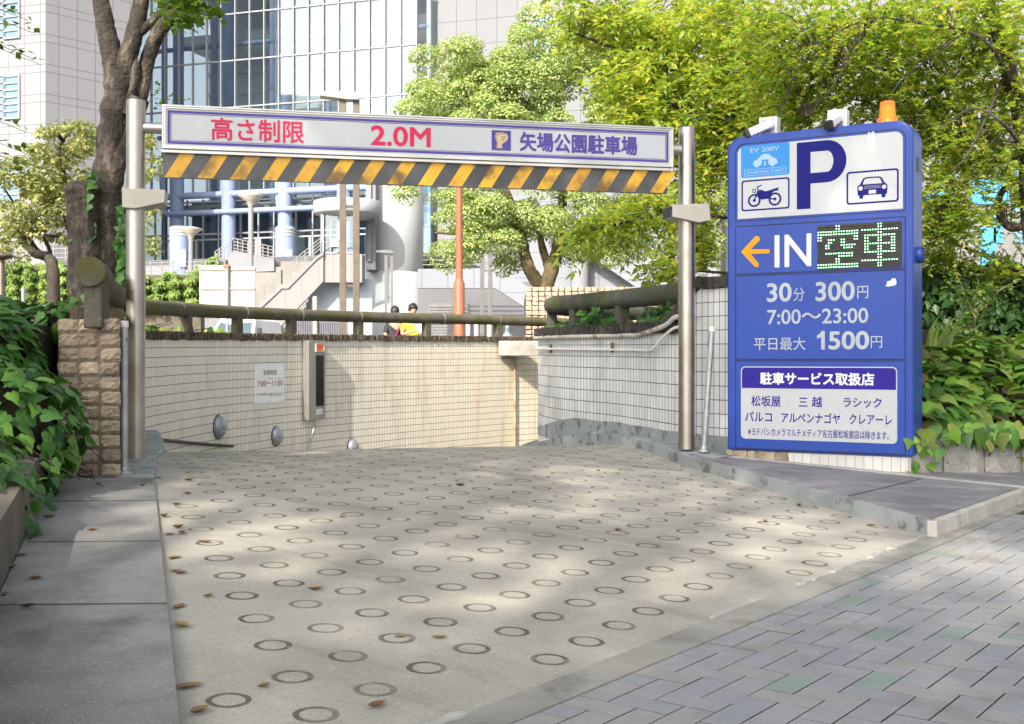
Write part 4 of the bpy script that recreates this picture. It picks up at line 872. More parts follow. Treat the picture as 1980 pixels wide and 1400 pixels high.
# glass atrium building
gl = thing('glass_building', 'large glass fronted atrium building with white mullions and pale blue columns', 'building', (BF.o.x, BF.o.y, 0), BF.a)
xL = BF.on(262, 300)[0]; zG0, zG1 = 15.4, 36
mb = MB(); mb.box((xL, 0, zG0), (0, .06, zG1)); mb.build('glass_front', m_glass, gl)
mb = MB(); mb.add([(0, 0, zG0-3), (1.0, 2.4, zG0-3), (1.0, 2.4, zG1), (0, 0, zG1)], [(0, 1, 2, 3)]); mb.build('glass_return', m_glass, gl)
mb = MB(); zref = [BF.on(500, y)[1] for y in (295, 205, 115, 22)]; st = (zref[-1]-zref[0])/3
zs_ = [zref[0]+st*k for k in range(-1, 7)]
for zz in zs_: mb.box((xL, -.12, zz-.06), (0, .1, zz+.06)); mb.bar((0, -.02, zz), (1.0, 2.38, zz), .1)
x = -.02; sp_ = BF.on(500, 115)[0]-BF.on(472, 115)[0]
while x > xL: mb.box((x-.045, -.16, zG0), (x+.045, .1, zG1)); x -= sp_
mb.build('mullions', m_wmet, gl)
for k, pxs in enumerate(((414, 441), (527, 552), (635, 664), (750, 777), (318, 345))):
    for j, px in enumerate(pxs):
        x, _ = BF.on(px, 150, 3.0); mb = MB(); mb.tube([(x, 3, 8), (x, 3, 36)], .28 if j == 0 else .5, 16); mb.build('inner_column', m_bmet, gl)
mb = MB()
for zz in (zs_[1]+2.6, zs_[3]+2.5, zs_[5]+2.6): mb.tube([(xL, 3.4, zz), (0, 3.4, zz)], .22, 10)
mb.build('inner_beam', m_bmet, gl)
mb = MB(); mb.box((xL, 12, 0), (3, 12.3, 40)); mb.box((-.2, 2.6, 0), (0.2, 12, 40)); mb.build('inner_wall', m_gmid, gl)
mb = MB()
for zz in (zs_[0], zs_[2]-.2, zs_[4]-.2): mb.box((xL, 6.5, zz), (-.3, 12, zz+.7))
mb.box((xL, .3, 35.5), (1, 12, 36.2))
for k in range(9): zz = zs_[0]+.5+k*2.0; mb.box((xL, 11.5, zz), (-.3, 12, zz+.35))
mb.build('gallery', surf('gallery_white', (.78, .80, .80), None, .5, .6), gl)
# lower storeys: window bands, columns, tube beam
def gp(px, py, off=0): return BF.on(px, py, off)
mb = MB(); z0 = gp(450, 530)[1]; mb.box((xL, 1.2, z0), (0, 1.26, zG0)); mb.build('lower_glass', m_glass2, gl)
mb = MB()
for py in (370, 395, 398, 451, 462): z = gp(450, py, 1.1)[1]; mb.box((xL, 1.02, z-.07), (0, 1.2, z+.07))
for px in (300, 318, 362, 393, 423, 465, 500, 530, 572, 605, 640, 680, 740): x = gp(px, 420, 1.1)[0]; mb.box((x-.06, 1.02, z0), (x+.06, 1.2, zG0))
for px in (370, 380, 496, 503, 600): x = gp(px, 480, 1.1)[0]; mb.box((x-.12, 1.0, z0), (x+.12, 1.2, gp(450, 462, 1.1)[1]))
mb.build('window_frames', m_wmet, gl)
mb = MB(); mb.box((xL, 9, z0-1), (0, 9.2, zG0+1)); mb.build('lobby_wall', m_gdark, gl)
for px, r_ in ((342, .62), (442, .62), (551, .62), (318, .3), (436, .32), (541, .32), (665, .62)):
    x = gp(px, 420, -.3)[0]; mb = MB(); mb.tube([(x, -.3, z0 if r_ > .4 else gp(px, 415)[1]), (x+(0 if r_ > .4 else -.25), -.3, zG0+3)], r_, 18); mb.build('column', m_bmet, gl)
mb = MB(); za = gp(330, 414, -.9)[1]; mb.tube([(gp(320, 414, -.9)[0], -.9, za), (0, -.9, za)], .24, 12); mb.tube([(xL, -.5, zG0+.1), (.4, -.5, zG0+.1)], .3, 12); mb.build('tube_beam', m_bmet, gl)
mb = MB(); mb.box((-31, -14, 0), (6, -13.6, z0-.02)); mb.box((-31, -14, z0-.4), (6, 1.4, z0)); mb.build('terrace', m_wclad, gl)
for px, lb in ((347, 'pale blue round entrance pylon near the funnel lamp'), (551, 'pale blue round entrance pylon above the stair landing')):
    d = 86; o = P(px, 518, d); r = thing('entrance_pylon', lb, 'pylon', o, 0, 'pale blue entrance pylons'); h = 80*d/F; R_ = 18.5*d/F
    mb = MB(); mb.lathe((0, 0, -1.2), [(R_, 0), (R_, h+1.0), (R_*.96, h+1.15), (R_*.8, h+1.2), (0, h+1.25)], 28); mb.build('shaft', m_bmet, r)
    mb = MB()
    for k in range(3): mb.lathe((0, 0, h*.76+k*.24), [(R_*1.05, 0), (R_*1.05, .12)], 28)
    mb.build('metal_band', m_beige, r)
    mb = MB(); mb.box((R_*.3, -R_*1.02, .0), (R_*.95, -R_*.5, h*.42)); mb.build('door', surf('pylon_door', (.30, .38, .62), None, 1, .4), r)
# office block behind the camera, mirrored in the glass
ob = thing('office_block', 'distant grey office block seen only as a reflection in the glass front', 'building', (-150, -45, 0), R(46)); mb = MB(); mb.box((-60, 0, 0), (16, 30, 64)); mb.box((16, 4, 0), (80, 30, 50)); mb.build('facade', surf('office_grey', (.78, .78, .76), (.72, .72, .71), .1, .7), ob)
mb = MB()
for k in range(15): mb.box((-58, -.1, 3+k*4), (14, 0, 5+k*4))
for k in range(12): mb.box((18, 3.9, 3+k*4), (78, 4, 5+k*4))
mb.build('window', m_win, ob)
# white building on the right
wr = thing('white_building', 'tall white panelled building behind the camphor tree', 'building', BF.w(.9, 2.3, 0), BF.a)
mb = MB(); x0 = 0; XR = 62; mb.add([(0, 0, 0), (XR, 0, 0), (XR, 0, 46), (0, 0, 46), (0, 12, 0), (0, 12, 46)], [(0, 1, 2, 3), (4, 0, 3, 5)])
mb.build('facade', m_bone2, wr, uv=[(v[0]+.1, v[2]+1.15) for v in mb.v])
WF = Fr(BF.w(.9, 2.3, 0), BF.a)
x0, _ = WF.on(1031, 100); x1, _ = WF.on(1073, 100); zt_ = WF.on(1050, 28)[1]
mb = MB(); mb.box((x0, -.05, 18), (x1, .3, zt_)); wi = mb.build('window', m_win, wr)
mb = MB(); mb.box((x0, -.1, zt_), (x1, .3, 44)); mb.build('louvre', m_gsteel, wr)
mb = MB(); mb.ring(box4(x0-.1, x1+.1, 17.9, zt_+.1), box4(x0+.05, x1-.05, 18.1, zt_-.08), -.14, .0); mb.box(((x0+x1)/2-.06, -.14, 18), ((x0+x1)/2+.06, 0, zt_)); mb.build('frame', m_wmet, wi)
x0, _ = WF.on(816, 430); x1, _ = WF.on(842, 430)
mb = MB(); mb.box((x0, -1.2, 9), (x1, -1, 20)); wi = mb.build('window', m_win, wr)
mb = MB()
for k in range(5): mb.box((x0, -1.26, 10+k*2.2), (x1, -1.19, 10.12+k*2.2))
mb.box(((x0+x1)/2-.05, -1.26, 9), ((x0+x1)/2+.05, -1.19, 20)); mb.build('frame', m_wmet, wi)
# round tower with duct
d = 75; o = P(757, 695, d); o.z = .3; rt = thing('round_tower', 'pale round concrete stair tower right of the canopy', 'tower', o+Vector((0, 2, 0)))
m_rt = surf('tower_concrete', (.44, .46, .465), (.40, .42, .42), .5, .6, dirt=(.42, .42, .36), dsc=.7, st=(1, 1, .25), damt=.6)
mb = MB(); rr_ = 57*d/F; zj = 1+170*d/F-.3
mb.lathe((0, 0, 0), [(rr_, 0), (rr_, zj), (rr_-.03, zj+.02), (rr_-.03, zj+.09), (rr_, zj+.11), (rr_, 13.6), (rr_-.25, 13.9), (0, 14)], 64); mb.build('shaft', m_rt, rt)
mb = MB(); a = P(708, 522, d-.5); b = P(727, 330, d-.5); mb.box((a.x, a.y-.3, a.z), (b.x, a.y+2, b.z)); c_ = P(714, 505, d-1); mb.box((c_.x-.12, a.y-.5, c_.z), (c_.x+.12, a.y, b.z)); mb.build('duct', m_wclad, rt, world=True)
# canopy, booth, stairs
d = 71; st_ = thing('entrance_stair', 'white panelled stair with railings and round canopy booth at its head', 'staircase', (P(600, 695, d).x, d, .35))
c0 = P(665, 405, d); mb = MB(); mb.lathe((c0.x, c0.y+1.5, c0.z-.1), [(1.5, -.25), (2.1, -.05), (2.15, 0), (2.15, .72), (2.05, .8), (0, .86)], 48); mb.build('canopy', surf('canopy_white', (.42, .43, .44), None, 1, .7, spec=.15), st_, world=True)
mb = MB(); a = P(628, 490, d); b = P(684, 412, d); mb.box((a.x, d+.3, a.z), (b.x, d+.36, b.z)); mb.build('booth_glass', m_glass2, st_, world=True)
mb = MB()
for px in (622, 655, 690): q = P(px, 490, d); mb.box((q.x-.1, d+.2, q.z), (q.x+.1, d+.4, b.z+.1))
for py in (412, 488): q = P(625, py, d); mb.box((a.x, d+.2, q.z-.06), (b.x, d+.4, q.z+.06))
mb.build('booth_frame', m_wmet, st_, world=True)
mb = MB(); q = P(647, 470, d); mb.box((q.x-.25, d, q.z-.25), (q.x+.25, d+.25, q.z+.25)); mb.build('wall_unit', m_wplas, st_, bevel=.05, world=True)
def pxprism(mb, pl, d, th, mi=0): mb.prism([(P(x, y, d).x, P(x, y, d).z) for x, y in pl], d, d+th, mi)
mb = MB(); pxprism(mb, [(470, 622), (545, 556), (557, 556), (612, 500), (625, 492), (625, 544), (524, 650), (470, 660)], d-2, .35); pxprism(mb, [(626, 492), (700, 492), (700, 546), (626, 546)], d-1.8, 1.5)
mb.build('parapet', m_pan4, st_, world=True, uv=boxuv(mb))
mb = MB(); pxprism(mb, [(460, 624), (545, 551), (557, 551), (612, 495), (625, 487), (625, 493), (612, 502), (557, 558), (545, 558), (470, 628)], d-2.1, .55); mb.build('parapet_cap', m_wclad, st_, world=True)
mb = MB(); pxprism(mb, [(600, 540), (720, 540), (720, 690), (600, 690)], d-.6, .3); mb.build('base_wall', surf('blue_grey_wall', (.29, .33, .38), (.265, .305, .355), .4, .6), st_, world=True)
m_step = surf('stair_stone', (.26, .245, .225), (.23, .215, .20), 1, .8)
mb = MB()
for k in range(16): zz = 1.4+k*.42; yy = d-1.5+k*.55; xa_ = P(440, 0, yy).x; xb_ = P(560+4*k, 0, yy).x; mb.box((xa_, yy, .35), (xb_, yy+.56, zz))
mb.build('steps', m_step, st_, world=True)
mb = MB(); pxprism(mb, [(418, 512), (452, 484), (530, 500), (530, 524), (418, 530)], d+6, .4); mb.build('landing_wall', m_wclad, st_, world=True)
mb = MB()
def rail(pa, pb, dd, h, n, posts):
    a = P(*pa, dd); b = P(*pb, dd)
    for k in range(n): o_ = Vector((0, 0, h*(k+1)/n)); mb.bar(a+o_, b+o_, .05)
    for k in range(posts+1): q = a+(b-a)*k/posts; mb.bar(q, q+Vector((0, 0, h)), .06)
rail((460, 622), (545, 549), d-2, .85, 4, 5); rail((545, 549), (620, 487), d-2, .85, 4, 5); rail((416, 512), (450, 490), d+6, .9, 4, 4); rail((450, 486), (528, 503), d+6, .9, 4, 8); rail((622, 490), (690, 490), d-1.6, .7, 1, 2)
mb.build('railing', m_gsteel, st_, world=True)
# bridge, recess with shutter and panelled wall on the right
d = 60; br = thing('white_footbridge', 'white panelled footbridge over a dark recess with a roller shutter', 'footbridge', (P(900, 695, d).x, d, .35))
mb = MB(); pxprism(mb, [(808, 520), (962, 518), (1012, 548), (1060, 580), (1060, 625), (1012, 592), (957, 557), (808, 557)], d, .5); mb.build('parapet', m_pan3, br, world=True, uv=boxuv(mb))
mb = MB(); pxprism(mb, [(808, 545), (1060, 545), (1060, 690), (808, 690)], d+4, .4); mb.build('recess_wall', surf('recess_shade_grey', (.15, .155, .165), (.13, .135, .145), .5, .7), br, world=True)  # wall colour darkened to carry the shade under the bridge
mb = MB(); a = P(829, 660, d+3.9); b = P(906, 587, d+3.9); k = 0
mb.box((a.x, a.y-.02, a.z), (b.x, a.y+.1, b.z))
zz = a.z
while zz < b.z-.1: mb.box((a.x+.06, a.y-.07, zz), (b.x-.06, a.y-.02, zz+.09)); zz += .16
mb.build('shutter', m_gsteel, br, world=True)
mb = MB(); a = P(817, 520, d); b = P(960, 520, d)
for k in range(4): mb.bar(a+Vector((0, .3, .25*(k+1))), b+Vector((0, .3, .25*(k+1))), .04)
mb.build('railing', m_gsteel, br, world=True)
d = 66; pw = thing('panelled_wall', 'pale blue white panelled wall with sloping stair edge behind the stone planter', 'wall', (P(1150, 695, d).x, d, .35))
mb = MB(); pxprism(mb, [(955, 380), (1460, 380), (1460, 700), (955, 700)], d+1.2, .4); mb.build('back_panels', m_pan3, pw, world=True, uv=[(u_+.3, z+.2) for u_, z in boxuv(mb)])
mb = MB(); pxprism(mb, [(1128, 486), (1140, 470), (1140, 380), (1292, 380), (1292, 600), (1290, 596)], d, .6); mb.build('stair_panels', m_pan3, pw, world=True, uv=boxuv(mb))
mb = MB(); o_ = P(1122, 695, d-.6); mb.tube([(o_.x, d+.2, .3), (o_.x, d+.2, P(1122, 470, d).z)], .54, 28); mb.build('round_column', m_wclad, pw, world=True)
mb = MB(); o_ = P(1381, 695, d-1); mb.tube([(o_.x, d-1, .3), (o_.x, d-1, 11)], .42, 24); mb.build('round_column', m_wclad, pw, world=True)
d = 58; gb = thing('grey_building', 'grey building with bright blue panels glimpsed through the maple', 'building', (P(1850, 695, d).x, d, .35))
mb = MB(); a = P(1460, 700, d); b = P(2300, 240, d); mb.box((a.x, d, 0), (b.x, d+8, b.z)); mb.build('wall', surf('grey_wall', (.20, .197, .197), (.175, .172, .175), .4, .7), gb, world=True)
m_bb = surf('bright_blue', (.08, .38, .66), None, 1, .4)
for q in ((1878, 345, 1950, 395), (1895, 440, 1925, 540), (1790, 372, 1840, 400), (1920, 395, 1938, 470)): mb = MB(); a = P(q[0], q[3], d); b = P(q[2], q[1], d); mb.box((a.x, d-.08, a.z), (b.x, d, b.z)); mb.build('blue_panel', m_bb, gb, world=True)
mb = MB()
for k in range(3):
    a = P(1960, 470-60*k, d); mb.box((a.x, d-.06, a.z), (a.x+1.6, d, a.z+1.1))
mb.build('window', m_win, gb, world=True)
# ================================================================ lamps, poles, sign back, van
def twin(px, py, d, label, hw=1.0, mat=m_brown):
    o = P(px, 695, d); o.z = .35; zt_ = P(px, py, d).z-.35; r = thing('twin_pole_lamp', label, 'street lamp', o, R(8), 'twin pole street lamps')
    for s_ in (-1, 1): mb = MB(); mb.box((s_*.14-.07, -.05, 0), (s_*.14+.07, .05, zt_-(.02 if s_ < 0 else .06))); mb.build('pole', mat, r, bevel=.01)
    mb = MB()
    for z in (zt_*.35, zt_*.62, zt_*.85): mb.box((-.14, -.03, z), (.14, .03, z+.06))
    mb.build('spacer', mat, r)
    mb = MB(); mb.prism([(-.62, zt_-.04), (-.07, zt_-.1), (.2, zt_-.1), (.2, zt_+.05), (-.07, zt_+.08), (-.62, zt_+.04)], -.16, .16); mb.build('lamp_head', m_beige if mat is m_brown else m_gsteel, r, bevel=.015)
twin(676, 186, 24, 'tall brown twin pole street lamp behind the middle of the rail')
twin(940, 398, 39, 'grey twin pole street lamp in front of the camphor tree', mat=m_gsteel)
twin(752, 487, 55, 'small distant grey twin pole street lamp before the round tower', mat=m_gsteel)
def funnel(px, py, d, label):
    o = P(px, 700, d); o.z = .35; zt_ = P(px, py, d).z-.35; r = thing('funnel_lamp', label, 'street lamp', o, 0, 'white funnel shaped lamps')
    mb = MB(); mb.tube([(0, 0, 0), (0, 0, zt_-.6)], .16, 12); mb.build('pole', m_wclad, r)
    mb = MB(); mb.lathe((0, 0, zt_-.85), [(.16, 0), (.3, .3), (.75, .62), (.75, .68), (.0, .85)], 20); mb.build('shade', m_beige, r)
funnel(485, 372, 70, 'white funnel lamp tallest above the stair landing'); funnel(369, 437, 76, 'white funnel lamp standing in front of the left pylon')
d = 24; o = P(888, 695, d); o.z = .35; r = thing('red_pole', 'reddish brown painted pole with a thicker lower part behind the rail', 'pole', o)
mb = MB(); mb.tube([(0, 0, 0), (0, 0, 2.25), (0, 0, 2.36)], [.115, .115, .07], 18); mb.build('lower_shaft', m_rust, r)
mb = MB(); mb.tube([(0, 0, 2.34), (0, 0, 4.9)], [.075, .06], 16); mb.build('upper_shaft', m_rust, r)
d = 30; o = P(441, 695, d); o.z = .35; r = thing('sign_board', 'back of a beige sign board with scratched graffiti on a grey pole', 'sign', o)
m_sb = surf('sign_back', (.44, .41, .34), (.38, .355, .29), 2, .6, dirt=(.28, .25, .2), dsc=3, damt=.4)
for i, (a, b) in enumerate(((385, 440), (441, 495))):
    p0 = P(a, 603, d); p1 = P(b, 513 if i == 0 else 515, d); mb = MB(); mb.box((p0.x+.01, d-.02, p0.z), (p1.x-.01, d+.02, p1.z)); bp = mb.build('panel', m_sb, r, bevel=.01, world=True)
    mb = MB()
    for py in (521, 558): q = P(a, py, d); mb.box((p0.x+.02, d-.06, q.z-.025), (p1.x-.02, d-.02, q.z+.025))
    mb.build('rail', m_beige, bp, world=True)
    if i:
        mb = MB(); pp = [(458, 540), (461, 551), (465, 537), (468, 552), (473, 538), (475, 550), (479, 541), (478, 553), (463, 556), (484, 553), (470, 548), (482, 545)]
        for p, q in zip(pp, pp[1:]): mb.bar(P(*p, d-.022), P(*q, d-.022), .012, .003, up=(0, 1, 0))
        mb.build('scratches', m_wlet, bp, world=True)
mb = MB(); mb.tube([(0, -.1, 0), (0, -.1, P(441, 514, d).z-.35)], .045, 12); mb.build('pole', m_galv, r)
mb = MB(); z = P(441, 514, d).z-.35; mb.box((-.09, -.16, z-.06), (.06, -.02, z+.02)); mb.build('bracket', m_rust, r, bevel=.01)
# kei van
d = 36; o = P(446, 695, d); o.z = .35; van = thing('white_van', 'small white van seen head on under the pipe rail', 'van', o, R(-6))
m_van = surf('white_car_paint', (.74, .75, .76), (.70, .71, .72), 1, .2, coat=.8)
mb = MB(); sec = [(-.72, .3), (.72, .3), (.735, .9), (.73, 1.25), (.62, 1.92), (.5, 1.99), (-.5, 1.99), (-.62, 1.92), (-.73, 1.25), (-.735, .9)]
secs = [(0.0, .9, .0), (.02, 1.0, .0), (.9, 1.0, .0), (3.1, 1.0, .0), (3.2, .96, .0)]; vs = []
for y, k, _ in secs:
    for x, z in sec: vs.append((x*k, y+(.55 if z > 1.3 and y < .5 else (.05 if z > 1.2 and y < .5 else 0)), z))
mb.add(vs, [(i*10+k, i*10+(k+1) % 10, (i+1)*10+(k+1) % 10, (i+1)*10+k) for i in range(4) for k in range(10)]+[tuple(range(9, -1, -1)), tuple(range(40, 50))]); mb.build('body', m_van, van, bevel=.03)
mb = MB(); mb.add([(-.6, .04, 1.27), (.6, .04, 1.27), (.53, .52, 1.86), (-.53, .52, 1.86)], [(0, 1, 2, 3)]); mb.build('windshield', glassmat('van_glass', (.25, .36, .38), .45), van)
mb = MB(); mb.bar((-.45, .0, 1.29), (.05, .1, 1.42), .02); mb.bar((.0, .0, 1.29), (.5, .1, 1.42), .02); mb.build('wiper', m_dark, van)
for s_ in (-1, 1):
    mb = MB(); mb.box((s_*.86-.07, .18, 1.36), (s_*.86+.07, .26, 1.66)); mb.bar((s_*.72, .2, 1.35), (s_*.86, .22, 1.45), .03); mb.build('mirror', m_dark, van, bevel=.02)
    mb = MB(); mb.box((s_*.52-.14, -.03, .72), (s_*.52+.14, .05, .9)); mb.build('headlight', m_acry, van, bevel=.03)
    for y in (.55, 2.6):
        mb = MB(); M = Matrix.Translation((s_*.66, y, .28)) @ Matrix.Rotation(R(90), 4, 'Y'); mb.lathe((0, 0, 0), [(.16, -.07), (.28, -.07), (.28, .07), (.16, .07)], 20, M=M); wh = mb.build('wheel', m_dark, van)
        mb = MB(); mb.lathe((0, 0, 0), [(0, -.05), (.17, -.06), (.17, .06), (0, .05)], 16, M=M); mb.build('rim', m_galv, wh)
# small posts and fences on the plaza
def tagpost(px, py0, d, w_, label, mat, name='bollard', group=None, base=.35):
    t = P(px, py0, d); r = thing(name, label, name, (t.x, d, base), 0, group); h = t.z-base
    mb = MB(); mb.tube([(0, 0, 0), (0, 0, h-.03), (0, 0, h)], [w_, w_, w_*.7], 14); mb.build('post', mat, r); return r
tagpost(609, 573, 27, .055, 'pale beige pole standing behind the rail left of the brown street lamp', m_beige, 'pole')
for i, (px, lb) in enumerate(((905, 'pale bollard just right of the red pole'), (921, 'second pale bollard right of the red pole'), (946, 'pale bollard under the grey twin pole lamp'))): tagpost(px, 626, 36, .075, lb, m_beige, 'bollard', 'bollards on the plaza')
tagpost(45, 556, 30, .05, 'white post on the plaza left of the stone pillar', m_wclad, 'post'); tagpost(6, 560, 32, .05, 'white post at the left edge of the plaza', m_wclad, 'post')
r = thing('fence', 'dark grey slatted fence behind the pipe rail', 'fence', (P(610, 0, 34).x, 34, .35)); mb = MB()
for k in range(26): a = P(556+k*4.4, 0, 34); mb.box((a.x, 34, .4), (a.x+.05, 34.04, 2.25))
mb.box((P(554, 0, 34).x, 34.04, .5), (P(672, 0, 34).x, 34.07, 2.1)); mb.build('slats', surf('fence_grey', (.14, .14, .17), (.11, .11, .13), 3, .5), r, world=True)
for px in (556, 612, 670): mb = MB(); a = P(px, 0, 33.95); mb.box((a.x-.04, 33.9, .35), (a.x+.04, 33.98, 2.35)); mb.build('post', m_gsteel, r, world=True)
d = 12.5; r = tagpost(3, 500, d, .035, 'dark bollard lamp with flat brown cap at the left edge', m_brown, 'bollard lamp', base=.35); r.name = 'bollard_lamp'; RM[r.name] = Matrix.Translation(r.location)
mb = MB(); z = P(3, 497, d).z-.35; mb.lathe((0, 0, z), [(.05, -.03), (.125, 0), (.12, .03), (.0, .05)], 20); mb.build('cap', m_brown, r)
# ================================================================ vegetation
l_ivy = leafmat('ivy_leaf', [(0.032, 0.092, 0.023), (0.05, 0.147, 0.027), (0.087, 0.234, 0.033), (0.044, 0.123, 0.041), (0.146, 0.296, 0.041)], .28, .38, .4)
l_ivy2 = leafmat('ivy_leaf_bright', [(0.077, 0.194, 0.031), (0.136, 0.297, 0.039), (0.212, 0.401, 0.046), (0.045, 0.106, 0.027), (0.091, 0.224, 0.046), (0.304, 0.445, 0.077), (0.198, 0.211, 0.045), (0.054, 0.132, 0.027), (0.153, 0.088, 0.045)], .32, .42, .35)  # brighter, more varied leaf colours, some yellowish and brown
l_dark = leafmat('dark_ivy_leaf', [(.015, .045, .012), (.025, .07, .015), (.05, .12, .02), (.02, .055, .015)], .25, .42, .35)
l_vine = leafmat('vine_leaf', [(0.117, 0.208, 0.046), (0.208, 0.312, 0.065), (0.312, 0.39, 0.104), (0.091, 0.169, 0.052)], .3, .5, .3)
l_cherry = leafmat('cherry_leaf', [(0.229, 0.346, 0.079), (0.38, 0.487, 0.088), (0.533, 0.596, 0.104), (0.666, 0.581, 0.116), (0.267, 0.378, 0.095)], .58, .42, .3)
l_maple = leafmat('maple_leaf', [(0.181, 0.305, 0.061), (0.304, 0.45, 0.072), (0.46, 0.56, 0.081), (0.684, 0.56, 0.111), (0.237, 0.359, 0.076)], .6, .5, .25)
l_camph = leafmat('camphor_leaf', [(0.193, 0.304, 0.112), (0.325, 0.431, 0.146), (0.473, 0.532, 0.199), (0.572, 0.59, 0.252), (0.244, 0.332, 0.13)], .4, .42, .35)
l_olive = leafmat('olive_leaf', [(0.174, 0.236, 0.09), (0.297, 0.328, 0.124), (0.482, 0.436, 0.174), (0.159, 0.22, 0.107)], .4, .5, .3)
l_street = leafmat('street_tree_leaf', [(.07, .14, .02), (.11, .20, .025), (.15, .24, .03)], .4, .5, .3)
def ivy_on_ells(ells, n, s0, s1, tm=IVY, down=.8, up=.35, frontbias=None):
    Ps, Ns = [], []; tot = sum(e[1][0]*e[1][2]+e[1][1]*e[1][2] for e in ells)
    for c, r in ells:
        k = int(n*(r[0]*r[2]+r[1]*r[2])/tot); q = rv(k); p = np.array(c)+q*np.array(r)*(.86+.2*rng.random((k, 1))); nr = nz(q/np.array(r))
        keep = np.ones(k, bool)
        for c2, r2 in ells:
            if c2 is c: continue
            keep &= ((((p-np.array(c2))/np.array(r2))**2).sum(1) > .72)
        Ps.append(p[keep]); Ns.append(nr[keep])
    p = np.concatenate(Ps); nr = np.concatenate(Ns); k = len(p)
    t = np.stack([rng.normal(size=k)*.5, rng.normal(size=k)*.5, np.full(k, -down)], 1)+nr*.35
    return leaf_mesh(p, nr+np.array((0, 0, up))+rng.normal(size=(k, 3))*.32, t, s0+(s1-s0)*rng.random(k), tm)
def stems(mb, ells, n, r=.004):
    for _ in range(n):
        c, rr = random.choice(ells); a = Vector([c[i]+rr[i]*random.uniform(-.7, .7) for i in range(3)]); b = Vector([c[i]+rr[i]*random.uniform(-.95, .95) for i in range(3)])
        m_ = (a+b)/2+Vector((0, 0, -.06)); mb.tube(crom([a, m_, b], 4), r, 5)
def lump(mb, c, r, mi=0):
    n = 14; vs = []
    for i in range(8):
        a = -pi/2+pi*i/7
        for k in range(n): f = random.uniform(.82, 1.0); vs.append((c[0]+r[0]*f*cos(a)*cos(2*pi*k/n), c[1]+r[1]*f*cos(a)*sin(2*pi*k/n), c[2]+r[2]*f*sin(a)))
    mb.add(vs, [(i*n+k, i*n+(k+1) % n, (i+1)*n+(k+1) % n, (i+1)*n+k) for i in range(7) for k in range(n)], mi, True)
# near left ivy and its planter
mb = MB()
E_ = []
for i in range(26):
    y = 1.2+i*.235; xr = -2.28+(7.24-y)*.3305; t = (y-4.02)/(7.24-4.02); E_.append((xr-(.625+.02*t), y))
ot = off2(E_, -.16); vs = []
for a, b in zip(E_, ot): z = zwalk(*a); vs += [(*a, z-.3), (*a, z+.26), (*b, z+.27), (*b, z-.3)]
mb.add(vs, [f for i in range(len(E_)-1) for f in ((4*i, 4*i+4, 4*i+5, 4*i+1), (4*i+1, 4*i+5, 4*i+6, 4*i+2), (4*i+2, 4*i+6, 4*i+7, 4*i+3))]+[(len(vs)-4, len(vs)-1, len(vs)-2, len(vs)-3)])
m_curb = surf('planter_concrete', (.15, .125, .095), (.10, .085, .065), 4, .9, bump=.5, bsc=60, dirt=(.08, .07, .05), dsc=3, damt=.7)
tag(mb.build('planter_wall', m_curb, loc=(-2.3, 5, .2)), 'low stained concrete planter wall along the left walkway', 'planter wall')
mb = MB(); mb.slab([(p[0]-.05, p[1]) for p in ot]+[(-9, 7.2), (-9, 1.2)], -.2, .34); mb.slab([(-3.0, 7.2), (-9, 7.2), (-9, 14), (-4.6, 14), (-3.5, 9.6)], 0, 1.22)
tag(mb.build('planter_bed', m_soil, loc=(-4, 5, .3)), 'dark soil bed under the ivy at the left', 'planter bed')
ells = [((-3.30, 7.0, .93), (.36, .5, .44)), ((-2.88, 6.4, .60), (.43, .5, .40)), ((-2.72, 5.4, .42), (.30, .6, .30)), ((-3.5, 6.2, .75), (.5, .7, .5)), ((-3.75, 7.7, 1.08), (.6, .6, .40)), ((-2.5, 4.5, .30), (.24, .5, .2)), ((-2.5, 5.0, .36), (.26, .6, .26)), ((-3.1, 7.75, 1.26), (.2, .2, .14))]
iv = thing('ivy_bush', 'lush green ivy spilling over the planter wall at the left edge', 'ivy', (-2.9, 6.2, .3))
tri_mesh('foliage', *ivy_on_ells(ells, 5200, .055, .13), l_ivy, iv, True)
mb = MB()
for c, r in ells: lump(mb, c, tuple(x*.72 for x in r))
mb.build('inner_shade_core', m_soil, iv, world=True)  # dark mass added inside the leaves, painted as their inner shade
mb = MB(); stems(mb, ells, 50)
for _ in range(16): a = Vector((-2.66+random.uniform(-.1, .1), random.uniform(5, 6.8), random.uniform(.35, .6))); mb.tube(crom([a, a+Vector((.12, -.05, -.06)), a+Vector((.24+random.uniform(0, .1), -.12, -.16))], 4), .0035, 5)
mb.build('stems', m_bark, iv, world=True)
k = 90; p = np.stack([-2.62+rng.normal(size=k)*.07, rng.uniform(4.9, 6.7, k), rng.uniform(.2, .5, k)], 1); p[:, 0] += (6.3-p[:, 1])*.30
tri_mesh('trailing_leaves', *leaf_mesh(p, np.array((.5, -.5, .6))+rng.normal(size=(k, 3))*.4, np.array((.3, -.2, -.8))+rng.normal(size=(k, 3))*.4, .04+.05*rng.random(k), IVY), l_ivy, iv, True)
def leafpatch(name, label, cat, n, box, size, mat, nrm=(0, -.4, .8), tm=IVY, tipv=(0, -.3, -.5), loc=None):
    p = np.stack([rng.uniform(a, b, n) for a, b in box], 1); r = thing(name, label, cat, loc or tuple((a+b)/2 for a, b in box))
    tri_mesh('foliage', *leaf_mesh(p, np.array(nrm)+rng.normal(size=(n, 3))*.4, np.array(tipv)+rng.normal(size=(n, 3))*.5, size*(.6+.7*rng.random(n)), tm), mat, r, True); return r, p
